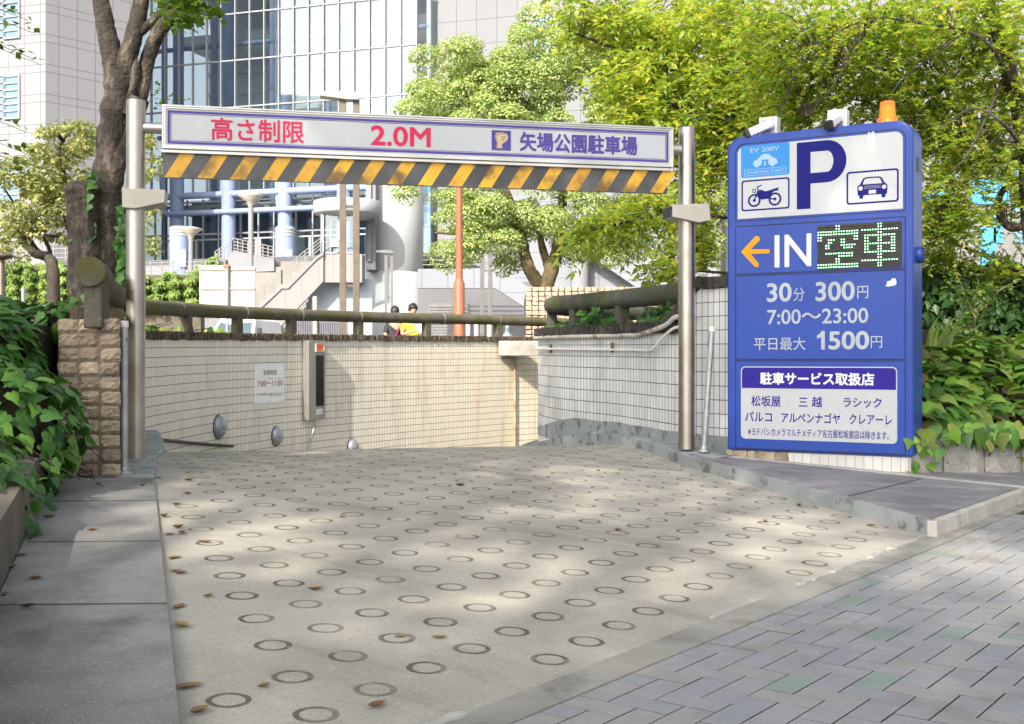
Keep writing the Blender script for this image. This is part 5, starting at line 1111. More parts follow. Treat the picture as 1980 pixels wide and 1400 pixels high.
def along(pts, n, o0, o1, z0, z1):
    i = rng.integers(0, len(pts)-1, n); f = rng.random(n)[:, None]; a = np.array(pts); p = a[i]*(1-f)+a[i+1]*f; t = nz(a[i+1]-a[i]); nn = np.stack([t[:, 1], -t[:, 0]], 1)
    p = p+nn*rng.uniform(o0, o1, (n, 1)); return np.concatenate([p, rng.uniform(z0, z1, (n, 1))], 1)
r = thing('ivy_plant', 'ivy leaves growing behind the short pipe rail on the white wall', 'ivy', (1.2, 12, 1.3))
p = along(WRs[10:52], 620, .1, .8, 1.28, 1.50); p[:, 2] += .08*np.sin(p[:, 0]*9)
tri_mesh('foliage', *leaf_mesh(p, np.array((-.3, -.6, .6))+rng.normal(size=(620, 3))*.4, np.array((0, -.3, -.4))+rng.normal(size=(620, 3))*.5, .06+.08*rng.random(620), IVY), l_ivy, r, True)
mb = MB(); stems(mb, [((1.2, 11.8, 1.35), (.5, 1.6, .1))], 20); mb.build('stems', m_bark, r, world=True)
r = thing('ivy_plant', 'ivy leaves creeping over the coping of the cream wall beside the steel post', 'ivy', (-4.1, 12, 1.3))
p = along(WLs[20:56], 330, -.55, -.02, 1.30, 1.43)
tri_mesh('foliage', *leaf_mesh(p, np.array((.3, -.5, .7))+rng.normal(size=(330, 3))*.4, np.array((.1, -.3, -.4))+rng.normal(size=(330, 3))*.5, .06+.08*rng.random(330), IVY), l_ivy2, r, True)
mb = MB(); stems(mb, [((-3.9, 11.8, 1.33), (.3, 2., .08))], 20); mb.build('stems', m_bark, r, world=True)
# right bed: granite edging, ivy slope, dark hedge
zz0 = lambda x, y: zslab(x, y)
xs_ = [2.98, 3.33, 3.70, 4.04, 4.45, 4.9]
for i in range(5):
    a, b = Vector((xs_[i], 8.66+.12*i-.0, 0)), Vector((xs_[i+1], 8.66+.12*(i+1), 0)); t = (b-a).normalized(); M = Matrix.Translation(a) @ Matrix.Rotation(atan2(t.y, t.x), 4, 'Z'); L_ = (b-a).length
    mb = MB(); n_ = 7; vs = []
    for yy in (0, 1):
        for iz in range(n_):
            for ix in range(n_):
                u_, w_ = ix/(n_-1), iz/(n_-1); bul = .035*(1-abs(2*u_-1)**4)*(1-abs(2*w_-1)**4)
                vs.append(M @ Vector((.008+u_*(L_-.016)+random.uniform(-.006, .006)*(0 < u_ < 1), (-bul+random.uniform(-.008, .008)) if yy == 0 else .3, .0+w_*(.39+.03*sin(i*2.1)))))
    q = n_*n_; fs = [(iz*n_+ix, iz*n_+ix+1, (iz+1)*n_+ix+1, (iz+1)*n_+ix) for iz in range(n_-1) for ix in range(n_-1)]
    top = [((n_-1)*n_+ix, (n_-1)*n_+ix+1, q+(n_-1)*n_+ix+1, q+(n_-1)*n_+ix) for ix in range(n_-1)]
    sd = [(iz*n_, (iz+1)*n_, q+(iz+1)*n_, q+iz*n_) for iz in range(n_-1)]+[(iz*n_+n_-1, q+iz*n_+n_-1, q+(iz+1)*n_+n_-1, (iz+1)*n_+n_-1) for iz in range(n_-1)]
    mb.add(vs, fs, 0, True); mb.add(vs, top+sd, 0)
    lb = ['granite edging block half hidden by ivy next to the blue sign', 'first clear granite edging block right of the blue sign', 'second clear granite edging block right of the blue sign', 'darker granite edging block at the right frame edge', 'granite edging block just beyond the right frame edge'][i]
    tag(mb.build('granite_block', m_gran, loc=(a.x, a.y, 0)), lb, 'stone block', 'granite blocks edging the right bed')
mb = MB(); mb.slab([UV2(.9, 1.95), UV2(.0, 8), UV2(1.0, 8), UV2(1.35, 2.3)], -.1, lambda x, y: zslab(x, y)+.004); struct(mb.build('back_strip', m_kerbl))
hz = lambda y: .36+.78*(1-np.exp(-(y-8.72)/.42))
n = 3300; X = rng.uniform(3.02, 6.2, n); Y = 8.60+3.0*rng.random(n)**1.7; Z = hz(np.maximum(Y-.02*(X-3), 8.72))+rng.normal(size=n)*.05+.05*np.sin(X*7+Y*3); X = np.maximum(X, 3.02+.27*(Y-8.6)); Y = Y+.12+.34*(X-2.98)
sl_ = .78/.42*np.exp(-(np.maximum(Y, 8.72)-8.72)/.42); N_ = nz(np.stack([0*X, -sl_, 0*X+1], 1))
hg = thing('ivy_hedge', 'broad leaved ivy slope over the granite blocks at the right', 'ivy', (4.2, 9.5, .4))
p = np.stack([X, Y, Z], 1); tp = np.stack([rng.normal(size=n)*.45, -.6+0*X, -.5-.3*sl_], 1)
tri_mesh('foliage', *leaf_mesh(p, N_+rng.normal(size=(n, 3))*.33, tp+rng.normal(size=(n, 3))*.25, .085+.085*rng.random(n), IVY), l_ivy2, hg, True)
k = 130; p = np.stack([rng.uniform(2.99, 4.4, k), rng.uniform(8.5, 8.68, k), rng.uniform(.16, .5, k)], 1); p[:, 2] = np.where(p[:, 0] > 3.3, np.maximum(p[:, 2], .36), p[:, 2]); p[:, 1] += .34*(p[:, 0]-2.98)-.02; p[:, 2] = np.where((p[:, 0] > 3.25) & (p[:, 2] < .42), .40+.06*rng.random(k), p[:, 2])
tri_mesh('hanging_leaves', *leaf_mesh(p, np.array((0, -.9, .4))+rng.normal(size=(k, 3))*.3, np.array((0, -.2, -.9))+rng.normal(size=(k, 3))*.3, .06+.09*rng.random(k), IVY), l_ivy2, hg, True)
mb = MB(); ys = [8.75, 8.85, 9.0, 9.3, 9.8, 10.6, 12.2]; vs = []
for y in ys: vs += [(3.06+.27*(y-8.6), y+.18+.1*(y-8.6), float(hz(y))-.09), (7, y+1.6, float(hz(y))-.09)]
mb.add([(3.06, 8.93, .05), (7, 10.3, .05)]+vs, [(2*i, 2*i+1, 2*i+3, 2*i+2) for i in range(len(ys))]); mb.build('bed', m_soil, hg, world=True)
n = 3600; X = rng.uniform(3.6, 8.2, n); Z = rng.uniform(1.0, 2.02, n); Y = 12.0+.16*np.sin(X*5)+.1*np.sin(Z*9+X*2)+rng.normal(size=n)*.06+.15*(Z > 1.9)
dh = thing('hedge', 'dark ivy covered hedge wall behind the right bed', 'hedge', (5.8, 12.2, 1.0))
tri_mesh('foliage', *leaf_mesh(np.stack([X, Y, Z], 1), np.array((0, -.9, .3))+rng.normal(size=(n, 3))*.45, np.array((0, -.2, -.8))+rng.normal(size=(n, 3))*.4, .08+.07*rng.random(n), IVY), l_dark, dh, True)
mb = MB(); mb.box((3.5, 12.25, .3), (8.5, 12.7, 1.93)); mb.build('core', m_soil, dh, world=True)
# shrub and blades in the bed
d = 10.4; sh = thing('shrub', 'small pale stemmed shrub with sparse yellow green leaves', 'shrub', P(1878, 668, d)); mb = MB()
m_pst = surf('pale_stem', (.36, .27, .17), (.28, .2, .13), 9, .8)
br_ = [[(1876, 676), (1882, 640), (1886, 615), (1892, 600)], [(1886, 615), (1874, 590), (1862, 560), (1848, 528)], [(1892, 602), (1910, 585), (1935, 560), (1958, 548)], [(1880, 650), (1868, 640), (1856, 632)], [(1890, 604), (1884, 580), (1888, 560)]]
L_ = []
for i, b in enumerate(br_):
    q = [P(x, y, d+random.uniform(-.1, .1)) for x, y in b]; limb(mb, q, .014 if i == 0 else .008, .005, 6); q = [np.array(v) for v in crom(q, 12)]
    if i: o_ = np.array(q)[rng.integers(4, len(q), 22)]; L_.append(twigs(o_, rv(22)+np.array((0, -.2, .3)), np.full(22, .16), 6, .05, .1, tm=OVAL))
mb.build('trunk', m_pst, sh, world=True); tri_mesh('crown', *join(L_), l_vine, sh, True)
yu = thing('yucca', 'spiky pale green blades beside the blue sign edge', 'plant', P(1805, 668, 9.9)); V_ = []; T_ = []
for i in range(15):
    o_ = np.array(P(1792+i*3.2, 670, 9.9+random.uniform(-.15, .15))); dr = np.array((random.uniform(-.1, .5), random.uniform(-.3, .1), 1.)); ln = random.uniform(.16, .32); sd = np.array((.012, 0, .0))
    b = len(V_); V_ += [o_-sd, o_+sd, o_+dr*ln*.6-sd*.9, o_+dr*ln*.6+sd*.9, o_+dr*ln+np.array((.05, -.02, -.02))]; T_ += [(b, b+1, b+3), (b, b+3, b+2), (b+2, b+3, b+4)]
tri_mesh('blades', V_, T_, l_vine, yu, True)
# vine covered wall on the plaza
vw = thing('vine_wall', 'vine covered terrace wall beyond the plaza at the left', 'wall', (-17, 45, .35)); d = 45
mb = MB()
for a, b, t in ((-220, 160, 512), (160, 388, 532)): p0 = P(a, 600, d); p1 = P(b, t, d); mb.box((p0.x, d, .3), (p1.x, d+.6, p1.z))
mb.build('wall_core', m_curb, vw, world=True)
px = rng.uniform(-200, 392, 7500); top = np.where(px < 160, 508., 533.)+6*np.sin(px*.11)+4*np.sin(px*.31); py = top+(595-top)*rng.random(7500)**1.1
dd = 44.85+.22*np.sin(px*.2)+.18*np.sin(py*.3+px*.05)+rng.normal(size=7500)*.08; p = np.stack([(px-CX)*dd/F, dd, 1-(py-CY)*dd/F], 1)
tri_mesh('foliage', *leaf_mesh(p, np.array((0, -.8, .45))+rng.normal(size=(7500, 3))*.4, np.array((0, -.2, -.8))+rng.normal(size=(7500, 3))*.4, .16+.12*rng.random(7500), STAR), l_vine, vw, True)
mb = MB(); a = P(-150, 508, 46); b = P(150, 503, 46)
for k in range(4): o_ = Vector((0, 0, .12+.18*k)); mb.bar(a+o_, b+o_, .035)
for k in range(14): q = a+(b-a)*k/13; mb.bar(q, q+Vector((0, 0, .72)), .045)
mb.build('railing', m_gsteel, vw, world=True); mb = MB(); a = P(270, 538, 50); b = P(420, 534, 50)
for k in range(4): o_ = Vector((0, 0, .12+.18*k)); mb.bar(a+o_, b+o_, .035)
for k in range(8): q = a+(b-a)*k/7; mb.bar(q, q+Vector((0, 0, .72)), .045)
mb.build('railing', m_gsteel, vw, world=True)
n = 1500; t = rng.random(n); px = 335+82*t+rng.normal(size=n)*5; py = 560-62*t+rng.uniform(-6, 30, n); dd = 52+rng.normal(size=n)*.15; p = np.stack([(px-CX)*dd/F, dd, 1-(py-CY)*dd/F], 1)
vs2 = thing('vine', 'sunny vine climbing the stair wall behind the beige sign board', 'vine', P(410, 560, 52)); tri_mesh('foliage', *leaf_mesh(p, np.array((-.3, -.8, .5))+rng.normal(size=(n, 3))*.4, np.array((0, -.2, -.8))+rng.normal(size=(n, 3))*.4, .16+.12*rng.random(n), STAR), l_vine, vs2, True)
mb = MB(); mb.prism([(P(a, b, 52.3).x, P(a, b, 52.3).z) for a, b in ((335, 700), (335, 566), (418, 502), (436, 502), (436, 700))], 52.3, 52.8); mb.build('stair_wall', m_wclad, vs2, world=True)
# left tree by the gate
d = 10.5; lt = thing('street_tree', 'thick forked trunk of a pruned tree with ivy behind the left steel post', 'tree', P(205, 640, d))
Q_ = lambda l, d_=d: [P(x, y, d_+(z[0] if z else 0)) for x, y, *z in l]
mb = MB(); q = crom(Q_([(204, 680), (206, 600), (208, 500), (207, 400), (211, 310), (219, 240), (226, 180), (230, 130)]), 8); N = len(q)
mb.tube(q, [.165-.05*(i/(N-1))**.8+.012*sin(i*.9) for i in range(N)], 18, wob=.06)
limb(mb, Q_([(226, 185), (217, 110), (206, 60), (196, 10), (180, -60), (150, -160)]), .105, .06, 14, .06)
limb(mb, Q_([(228, 190), (241, 125), (256, 80), (270, 20), (282, -60), (300, -160)]), .10, .055, 14, .06)
limb(mb, Q_([(216, 350), (238, 285), (258, 225, .1), (274, 170, .1), (287, 110, .1), (308, 62), (342, 22), (400, -40), (450, -120)]), .088, .05, 14, .06)
limb(mb, Q_([(262, 70), (290, 45), (330, 10), (370, -30)]), .045, .03, 10, .06)
limb(mb, Q_([(236, 240), (258, 160), (262, 130), (258, 112)]), .05, .035, 10, .12)
mb.build('trunk', m_bark, lt, world=True)
mb = MB(); q = crom(Q_([(163, 640), (164, 540), (163, 450), (160, 400), (158, 352)], 10.35), 6); N = len(q); mb.tube(q, [.15-.01*i/N for i in range(N-3)]+[.165, .14, .09], 16, wob=.07)
mb.lathe(P(160, 395, 10.24), [(.07, 0), (.05, .02), (0, .03)], 14, M=Matrix.Rotation(R(80), 3, 'X')); mb.build('cut_stump', m_bark, lt, world=True)
mb = MB(); q = Q_([(256, 226, -.02), (268, 190, -.02)]); mb.tube(q, [.1, .1], 16); mb.build('dark_collar', m_dark, lt, world=True)
L_ = []
for (px0, px1, py0, py1, k) in ((228, 246, 395, 570, 170), (140, 180, 440, 600, 60), (172, 182, 330, 440, 16), (240, 262, 540, 610, 50)):
    p = np.array([P(random.uniform(px0, px1), random.uniform(py0, py1), 10.25+random.uniform(-.06, .1)) for _ in range(k)])
    L_.append(leaf_mesh(p, np.array((.1, -.9, .3))+rng.normal(size=(k, 3))*.4, np.array((0, -.1, -.9))+rng.normal(size=(k, 3))*.5, .05+.06*rng.random(k), IVY))
tri_mesh('ivy', *join(L_), l_ivy, lt, True)
L_ = []
o_ = np.array([P(random.uniform(290, 400), random.uniform(-40, 22), 10+random.uniform(-.3, .5)) for _ in range(46)]); L_.append(twigs(o_, np.array((.3, -.1, -.35))+rng.normal(size=(46, 3))*.5, np.full(46, .22), 8, .10, .1, tm=OVAL))
o_ = np.array([P(random.uniform(268, 330), random.uniform(190, 215), 10.2) for _ in range(7)]); L_.append(twigs(o_, np.array((.8, -.1, .3))+rng.normal(size=(7, 3))*.3, np.full(7, .25), 8, .04, .1, tm=OVAL))
p, q = in_ell((-2.9, 10.8, 6.3), (1.9, 1.6, 1.1), 300, .3); L_.append(twigs(p, q+np.array((0, 0, -.2)), np.full(300, .5), 12, .12, .2, tm=OVAL))
tri_mesh('crown', *join(L_), l_street, lt, True)
# unseen tall tree added behind the camera to shade the ramp and the sign
def segd(p, a, b): a = Vector(a); b = Vector(b); t = max(0, min(1, (p-a).dot(b-a)/(b-a).length_squared)); return (p-a-(b-a)*t).length
SUNNY = (((-2.4, 6.9), (-.6, 5.3), .50), ((-.6, 5.3), (.9, 4.5), .42), ((-.2, 9.0), (1.2, 7.6), .42), ((1.2, 7.6), (2.4, 6.0), .48), ((1.9, 5.7), (3.4, 4.6), .5), ((-1.6, 9.4), (-1.2, 9.2), .2))  # crown is shaped with gaps so sun reaches these ground bands
st = thing('street_tree', 'tall unseen tree added behind the viewpoint to shade the ramp', 'tree', (-8.5, -15, 0)); mb = MB()
limb(mb, [(-8.5, -15, -.1), (-8.3, -14.8, 3), (-7.8, -14.4, 6.5), (-7.2, -13.8, 9.5)], .38, .22, 14)
L_ = []; CC = Vector((-6.6, -11.0, 14))
for k in range(12): a = 2*pi*k/12; e_ = CC+Vector((5.5*cos(a), 5.0*sin(a), random.uniform(-1.2, 1.2))); limb(mb, [(-7.3, -13.9, 9), Vector((-7.2, -13.8, 10))*.5+e_*.5+Vector((0, 0, .8)), e_], .12, .035, 8)
cl = []
while len(cl) < 360:
    c = CC+Vector((random.uniform(-6.5, 6.5), random.uniform(-7.5, 7.5), random.uniform(-2.2, 2.2)))
    g_ = (c-SUN*((c.z-.1)/SUN.z)).xy
    if ((c.x-CC.x)/6.4)**2+((c.y-CC.y)/7.4)**2+((c.z-CC.z)/2.3)**2 < 1 and all(segd(g_, a, b) > w_+.28 for a, b, w_ in SUNNY): cl.append(c)
for c in cl: k = 18; o_, q = in_ell(c, (.7, .7, .45), k); L_.append(twigs(o_, q+np.array((0, 0, -.1)), np.full(k, .4), 8, .17, .15, tm=OVAL))
mb.build('trunk', m_bark, st, world=True); tri_mesh('crown', *join(L_), l_street, st, True)
st = thing('street_tree', 'young street tree beside the viewpoint whose twig tips hang into the upper left corner', 'tree', (-4.8, 2.0, 0)); mb = MB(); L_ = []
limb(mb, [(-4.8, 2, -.1), (-4.7, 2.1, 1.5), (-4.5, 2.3, 3), (-4.3, 2.6, 4.3)], .12, .07, 12); limb(mb, [(-4.5, 2.3, 3.0), (-4.4, 3.4, 3.6), (-3.9, 4.8, 3.6), (-3.3, 5.9, 3.2)], .04, .01, 8)
for px, py in ((6, 14), (20, 40), (8, 85), (30, 100), (2, 230), (10, 275), (6, 320), (14, 300)):
    o_ = np.array([P(px-40, py-10, 6.2)]); L_.append(twigs(o_, np.array([(1., 0, -.25)]), np.array([.26]), 9, .05, .04, tm=OVAL, hang=.5)); mb.tube([Vector((-3.3, 5.9, 3.2)), P(px-150, py-40, 6.1), P(px-40, py-10, 6.2), Vector(o_[0])+Vector((.25, 0, -.1))], .0016, 5)
p, q = in_ell((-4.6, 2.4, 5), (1.2, 1.2, 1.0), 130, .3); L_.append(twigs(p, q, np.full(130, .4), 8, .09, .2, tm=OVAL))
mb.build('trunk', m_bark, st, world=True); tri_mesh('crown', *join(L_), l_street, st, True)
# sprawling tree on the plaza, left
d = 34; ot_ = thing('plaza_tree', 'sprawling tree with yellowish tufts and dark crooked limbs at the left', 'tree', P(100, 600, d)); mb = MB(); Q2 = lambda l: [P(x, y, d+random.uniform(-.6, .6)) for x, y in l]
limb(mb, Q2([(104, 600), (102, 520), (92, 498), (62, 486), (45, 455), (25, 430), (10, 418)]), .20, .06, 10)
for b in ([(98, 508), (70, 480), (50, 450), (30, 400), (5, 360)], [(62, 486), (40, 470), (10, 468)], [(102, 520), (95, 480), (85, 460), (90, 430)], [(150, 480), (120, 460), (90, 455), (60, 450)], [(140, 470), (125, 420), (100, 390), (60, 350), (40, 345)], [(140, 470), (150, 400), (130, 350), (115, 300), (122, 272), (138, 255)], [(122, 272), (108, 258), (95, 248)], [(175, 520), (150, 480), (138, 440), (120, 400)]): limb(mb, Q2(b), .075, .025, 8)
mb.build('trunk', m_barkd, ot_, world=True); L_ = []
for x, y, rx, ry, c in ((30, 330, 52, 26, 60), (85, 365, 44, 26, 45), (130, 330, 40, 30, 45), (140, 245, 32, 14, 22), (98, 252, 18, 8, 10), (85, 295, 30, 14, 20), (150, 290, 30, 22, 28), (120, 385, 38, 26, 36), (55, 410, 50, 22, 40), (95, 440, 36, 22, 32), (40, 440, 34, 16, 20), (290, 300, 18, 50, 22), (285, 450, 16, 50, 22), (20, 480, 30, 40, 40), (170, 265, 16, 24, 12)):
    for _ in range(int(c*.8)): o_ = P(x+rx*random.uniform(-1, 1), y+ry*random.uniform(-1, 1), d+random.uniform(-1, 1)); q_, w_ = in_ell(o_, (.28, .28, .14), 22); L_.append(leaf_mesh(q_, w_+np.array((0, 0, .8)), w_+rng.normal(size=(22, 3))*.4, .12+.08*rng.random(22), OVAL))
tri_mesh('crown', *join(L_), l_olive, ot_, True)
# stone planter and camphor tree
sp_ = thing('stone_planter', 'tan block stone planter wall behind the short pipe rail', 'planter', (.31, 25.5, .35)); mb = MB(); zt_ = P(1017, 554, 25.5).z; x0 = .313; mb.box((x0+.02, 25.53, .3), (5, 31, zt_-.02)); mb.build('core', m_mort, sp_, world=True)
mb = MB(); r_ = 0; zz = .5
while zz < zt_-.05:
    x = x0; hh = .104
    while x < 4.2:
        wv = random.uniform(.12, .15); mb.box((x, 25.47+random.uniform(-.015, .015), zz), (x+wv-.016, 25.55, zz+hh-.016), 0, None, .01); x += .148
    zz += .107
mb.build('stone_blocks', m_stone2 if 'm_stone2' in globals() else surf('pink_stone', (.52, .40, .30), (.38, .28, .20), 5, .9, bump=.8, bsc=30, dirt=(.16, .12, .09), dsc=6, damt=.6), sp_, world=True)
d = 28; ct = thing('camphor_tree', 'round topped camphor tree with forked trunk growing from the stone planter', 'tree', P(1052, 556, d)); mb = MB(); Q3 = lambda l: [P(x, y, d+random.uniform(-.1, .1)) for x, y in l]
limb(mb, Q3([(1048, 590), (1050, 560), (1030, 532), (1018, 505), (1008, 460), (990, 400), (960, 330), (930, 250), (900, 180)]), .20, .06, 12, .06); limb(mb, Q3([(1056, 590), (1056, 555), (1068, 520), (1078, 480), (1084, 430), (1090, 350), (1085, 250), (1075, 160)]), .21, .06, 12, .06); limb(mb, Q3([(1064, 530), (1052, 490), (1044, 460), (1036, 420)]), .12, .06, 10, .06)
for b in ([(960, 330), (900, 310), (860, 290)], [(1085, 250), (1020, 200), (980, 170)], [(1090, 350), (1150, 260), (1200, 200), (1260, 180)], [(1008, 460), (950, 440), (890, 430)], [(1084, 430), (1150, 430), (1210, 450)], [(1000, 430), (900, 450), (840, 450)], [(930, 250), (870, 230), (830, 215)]): limb(mb, Q3(b), .07, .025, 8)
mb.build('trunk', surf('camphor_bark', (.16, .12, .06), (.08, .06, .03), 6, .95, bump=1, bsc=20), ct, world=True); L_ = []; cc = []
for x, y, rx, ry, k in ((880, 140, 80, 62, 18), (850, 215, 55, 30, 8), (930, 200, 60, 40, 8), (1060, 120, 85, 65, 17), (1010, 190, 80, 60, 14), (980, 130, 50, 45, 8), (1160, 95, 70, 60, 10), (1110, 250, 90, 40, 8), (1210, 300, 110, 50, 8), (1040, 60, 40, 30, 4), (960, 240, 90, 40, 10), (1130, 190, 110, 80, 20), (1240, 200, 100, 90, 16), (1000, 300, 200, 50, 14), (900, 420, 68, 66, 15), (885, 490, 45, 28, 5), (1010, 420, 80, 45, 13), (985, 480, 45, 40, 7), (1110, 420, 95, 40, 13), (1180, 478, 60, 22, 7), (1125, 478, 50, 20, 5), (1130, 320, 140, 50, 10), (775, 372, 22, 10, 2), (1230, 440, 50, 40, 5), (1330, 470, 40, 30, 4)):
    for _ in range(k):
        a = random.uniform(0, 2*pi); q_ = sqrt(random.random()); cc.append((P(x+rx*q_*cos(a), y+ry*q_*sin(a), d+random.uniform(-1.6, 1.2)), random.uniform(.29, .5)))
for c, s in cc:
    k = int(3900*s*s); q = rv(k); q[:, 2] = np.abs(q[:, 2])*np.where(rng.random(k) < .8, 1, -1); p = np.array(c)+q*np.array((s, s, s*.78))*(.72+.33*rng.random((k, 1)))
    L_.append(leaf_mesh(p, q*.8+np.array((0, -.1, .6))+rng.normal(size=(k, 3))*.35, q+rng.normal(size=(k, 3))*.5+np.array((0, 0, .2)), .052+.042*rng.random(k), OVAL))
tri_mesh('crown', *join(L_), l_camph, ct, True)
# cherry tree
def spray_tree(root, limbs, ells, ntw, nl, ln, size, mat, tm, droop, hang, tdir, bark, tr=.012):
    mb = MB(); L_ = []; nodes = []
    for b, r0, r1 in limbs:
        q = [P(*k) for k in b]; limb(mb, q, r0, r1, 9, .06); nodes += crom(q, 8)
    nodes = np.array([tuple(v) for v in nodes]); tot = sum(e[6] for e in ells)
    for x, y, d_, rx, ry, rd, wt in ells:
        k = int(ntw*wt/tot); c = P(x, y, d_); s_ = d_/F; o_, q = in_ell(c, (rx*s_, rd, ry*s_), k, .0)
        dv = nz(np.array(tdir)+rng.normal(size=(k, 3))*.55); L_.append(twigs(o_, dv, ln*(.6+.8*rng.random(k)), nl, size, droop, tm=tm, hang=hang))
        for i in range(0, k, 3):
            a = Vector(o_[i]); b = Vector(o_[i]+dv[i]*ln)-Vector((0, 0, droop*ln)); mb.tube([a, (a+b)/2+Vector((0, 0, .04*ln)), b], [.004, .003, .0015], 4, caps=False)
            if i % 9 == 0:
                j = np.argmin(((nodes-o_[i])**2).sum(1)); e_ = Vector(nodes[j]); mb.tube(crom([e_, (e_+a)/2+Vector((0, 0, .12)), a], 3), tr*.45, 5, caps=False)
    mb.build('trunk', bark, root, world=True); tri_mesh('crown', *join(L_), mat, root, True)
ch = thing('cherry_tree', 'cherry tree with long drooping yellow green leaves reaching behind the blue sign', 'tree', P(1580, 640, 13.6))
spray_tree(ch, [([(1590, 690, 13.6), (1575, 560, 13.6), (1545, 420, 13.4), (1480, 300, 13), (1400, 190, 13), (1290, 75, 12.8), (1190, 0, 12.6)], .12, .02), ([(1545, 420, 13.4), (1440, 350, 13), (1330, 325, 12.6), (1200, 300, 12.4)], .05, .012),
    ([(1480, 300, 13), (1420, 240, 12.7), (1340, 215, 12.5), (1230, 180, 12.3)], .045, .012), ([(1548, 440, 13.4), (1450, 425, 12.6), (1300, 415, 12), (1120, 450, 11.7)], .035, .008), ([(1565, 540, 13.5), (1430, 530, 12.6), (1300, 520, 12)], .03, .008), ([(1480, 300, 13), (1470, 180, 13), (1420, 60, 13), (1400, -40, 13)], .05, .02), ([(1400, 190, 13), (1290, 130, 12.6), (1180, 90, 12.4), (1100, 60, 12.3)], .035, .01)],
    [(1190, 45, 12.6, 85, 42, .6, 7), (1120, 10, 12.4, 40, 30, .4, 2), (1290, 80, 12.8, 100, 85, .9, 16), (1400, 60, 13, 110, 90, .9, 16), (1230, 160, 12.5, 80, 55, .7, 9), (1340, 200, 12.8, 110, 70, .9, 16), (1250, 235, 12.5, 70, 30, .6, 5), (1420, 250, 13, 90, 90, .9, 13), (1370, 320, 13, 70, 50, .8, 7), (1200, 425, 11.9, 85, 22, .4, 5), (1290, 395, 12.2, 80, 38, .5, 7), (1360, 400, 12.8, 60, 45, .6, 5), (1150, 448, 11.8, 35, 14, .3, 1.6), (1320, 520, 12, 50, 24, .4, 3.2), (1375, 480, 12.6, 30, 40, .4, 3), (1480, 120, 13.2, 90, 90, .9, 9), (1500, 220, 13.4, 80, 60, .8, 6), (1390, 560, 13, 30, 20, .3, 1)],
    1750, 13, .34, .105, l_cherry, LANCE, .25, .55, (-.55, -.35, -.25), m_barkd)
mp = thing('maple_tree', 'fine leaved maple tree with dark branches filling the upper right corner', 'tree', P(2010, 660, 11.6))
spray_tree(mp, [([(2030, 700, 11.6), (2015, 560, 11.6), (1995, 430, 11.5), (1985, 300, 11.3), (1960, 170, 11), (1925, 70, 10.8), (1890, -40, 10.6)], .13, .05), ([(1962, 175, 11), (1920, 95, 10.3), (1870, 60, 10.3), (1780, 45, 10.2), (1690, 35, 10.2), (1600, 75, 10.3), (1540, 140, 10.4), (1505, 225, 10.6)], .018, .005),
    ([(1995, 430, 11.5), (1955, 440, 11.6), (1932, 410, 11.6), (1938, 370, 11.7), (1980, 340, 11.8)], .045, .03), ([(2005, 540, 11.6), (1940, 510, 11.8), (1880, 485, 12), (1840, 470, 12)], .035, .01), ([(1925, 80, 10.8), (1860, 130, 10.8), (1800, 200, 11), (1740, 260, 11.2)], .02, .006), ([(1690, 35, 10.2), (1640, 120, 10.4), (1600, 180, 10.5), (1560, 225, 10.7)], .014, .005), ([(1870, 60, 10.3), (1800, 110, 10.3), (1740, 160, 10.4), (1690, 225, 10.5)], .013, .004), ([(1985, 300, 11.3), (1940, 240, 10.4), (1880, 210, 10.5), (1800, 260, 10.5)], .016, .005), ([(1940, 150, 10.9), (1910, 220, 10.5), (1870, 300, 10.4), (1840, 330, 10.4)], .014, .004), ([(1985, 300, 11.3), (1900, 330, 11.2), (1840, 380, 11.2), (1810, 460, 11.3)], .022, .006), ([(1985, 280, 11.3), (1930, 270, 11.2), (1850, 265, 11.2)], .018, .006)],
    [(1500, 60, 10.8, 90, 70, .8, 7), (1600, 90, 10.8, 110, 90, .9, 14), (1720, 70, 10.8, 120, 100, .9, 16), (1840, 60, 10.9, 120, 90, .9, 15), (1940, 70, 11, 80, 110, .8, 9), (1540, 200, 11.3, 90, 60, .7, 9), (1660, 190, 11.3, 110, 70, .8, 11), (1790, 190, 11.3, 110, 80, .8, 13), (1900, 190, 11.4, 100, 80, .8, 12), (1840, 280, 11.3, 90, 60, .7, 11), (1930, 300, 11.4, 80, 60, .7, 9), (1830, 370, 11.3, 60, 42, .5, 5), (1840, 435, 11.5, 65, 45, .5, 9), (1950, 400, 11.8, 60, 30, .5, 3), (1830, 500, 11.8, 55, 22, .4, 4), (1940, 520, 12, 70, 22, .4, 4), (1470, 150, 12, 70, 60, .6, 4), (1400, 20, 12, 60, 40, .5, 2)],
    2700, 14, .28, .056, l_maple, STAR, .12, .12, (-.35, -.2, -.08), m_barkd)
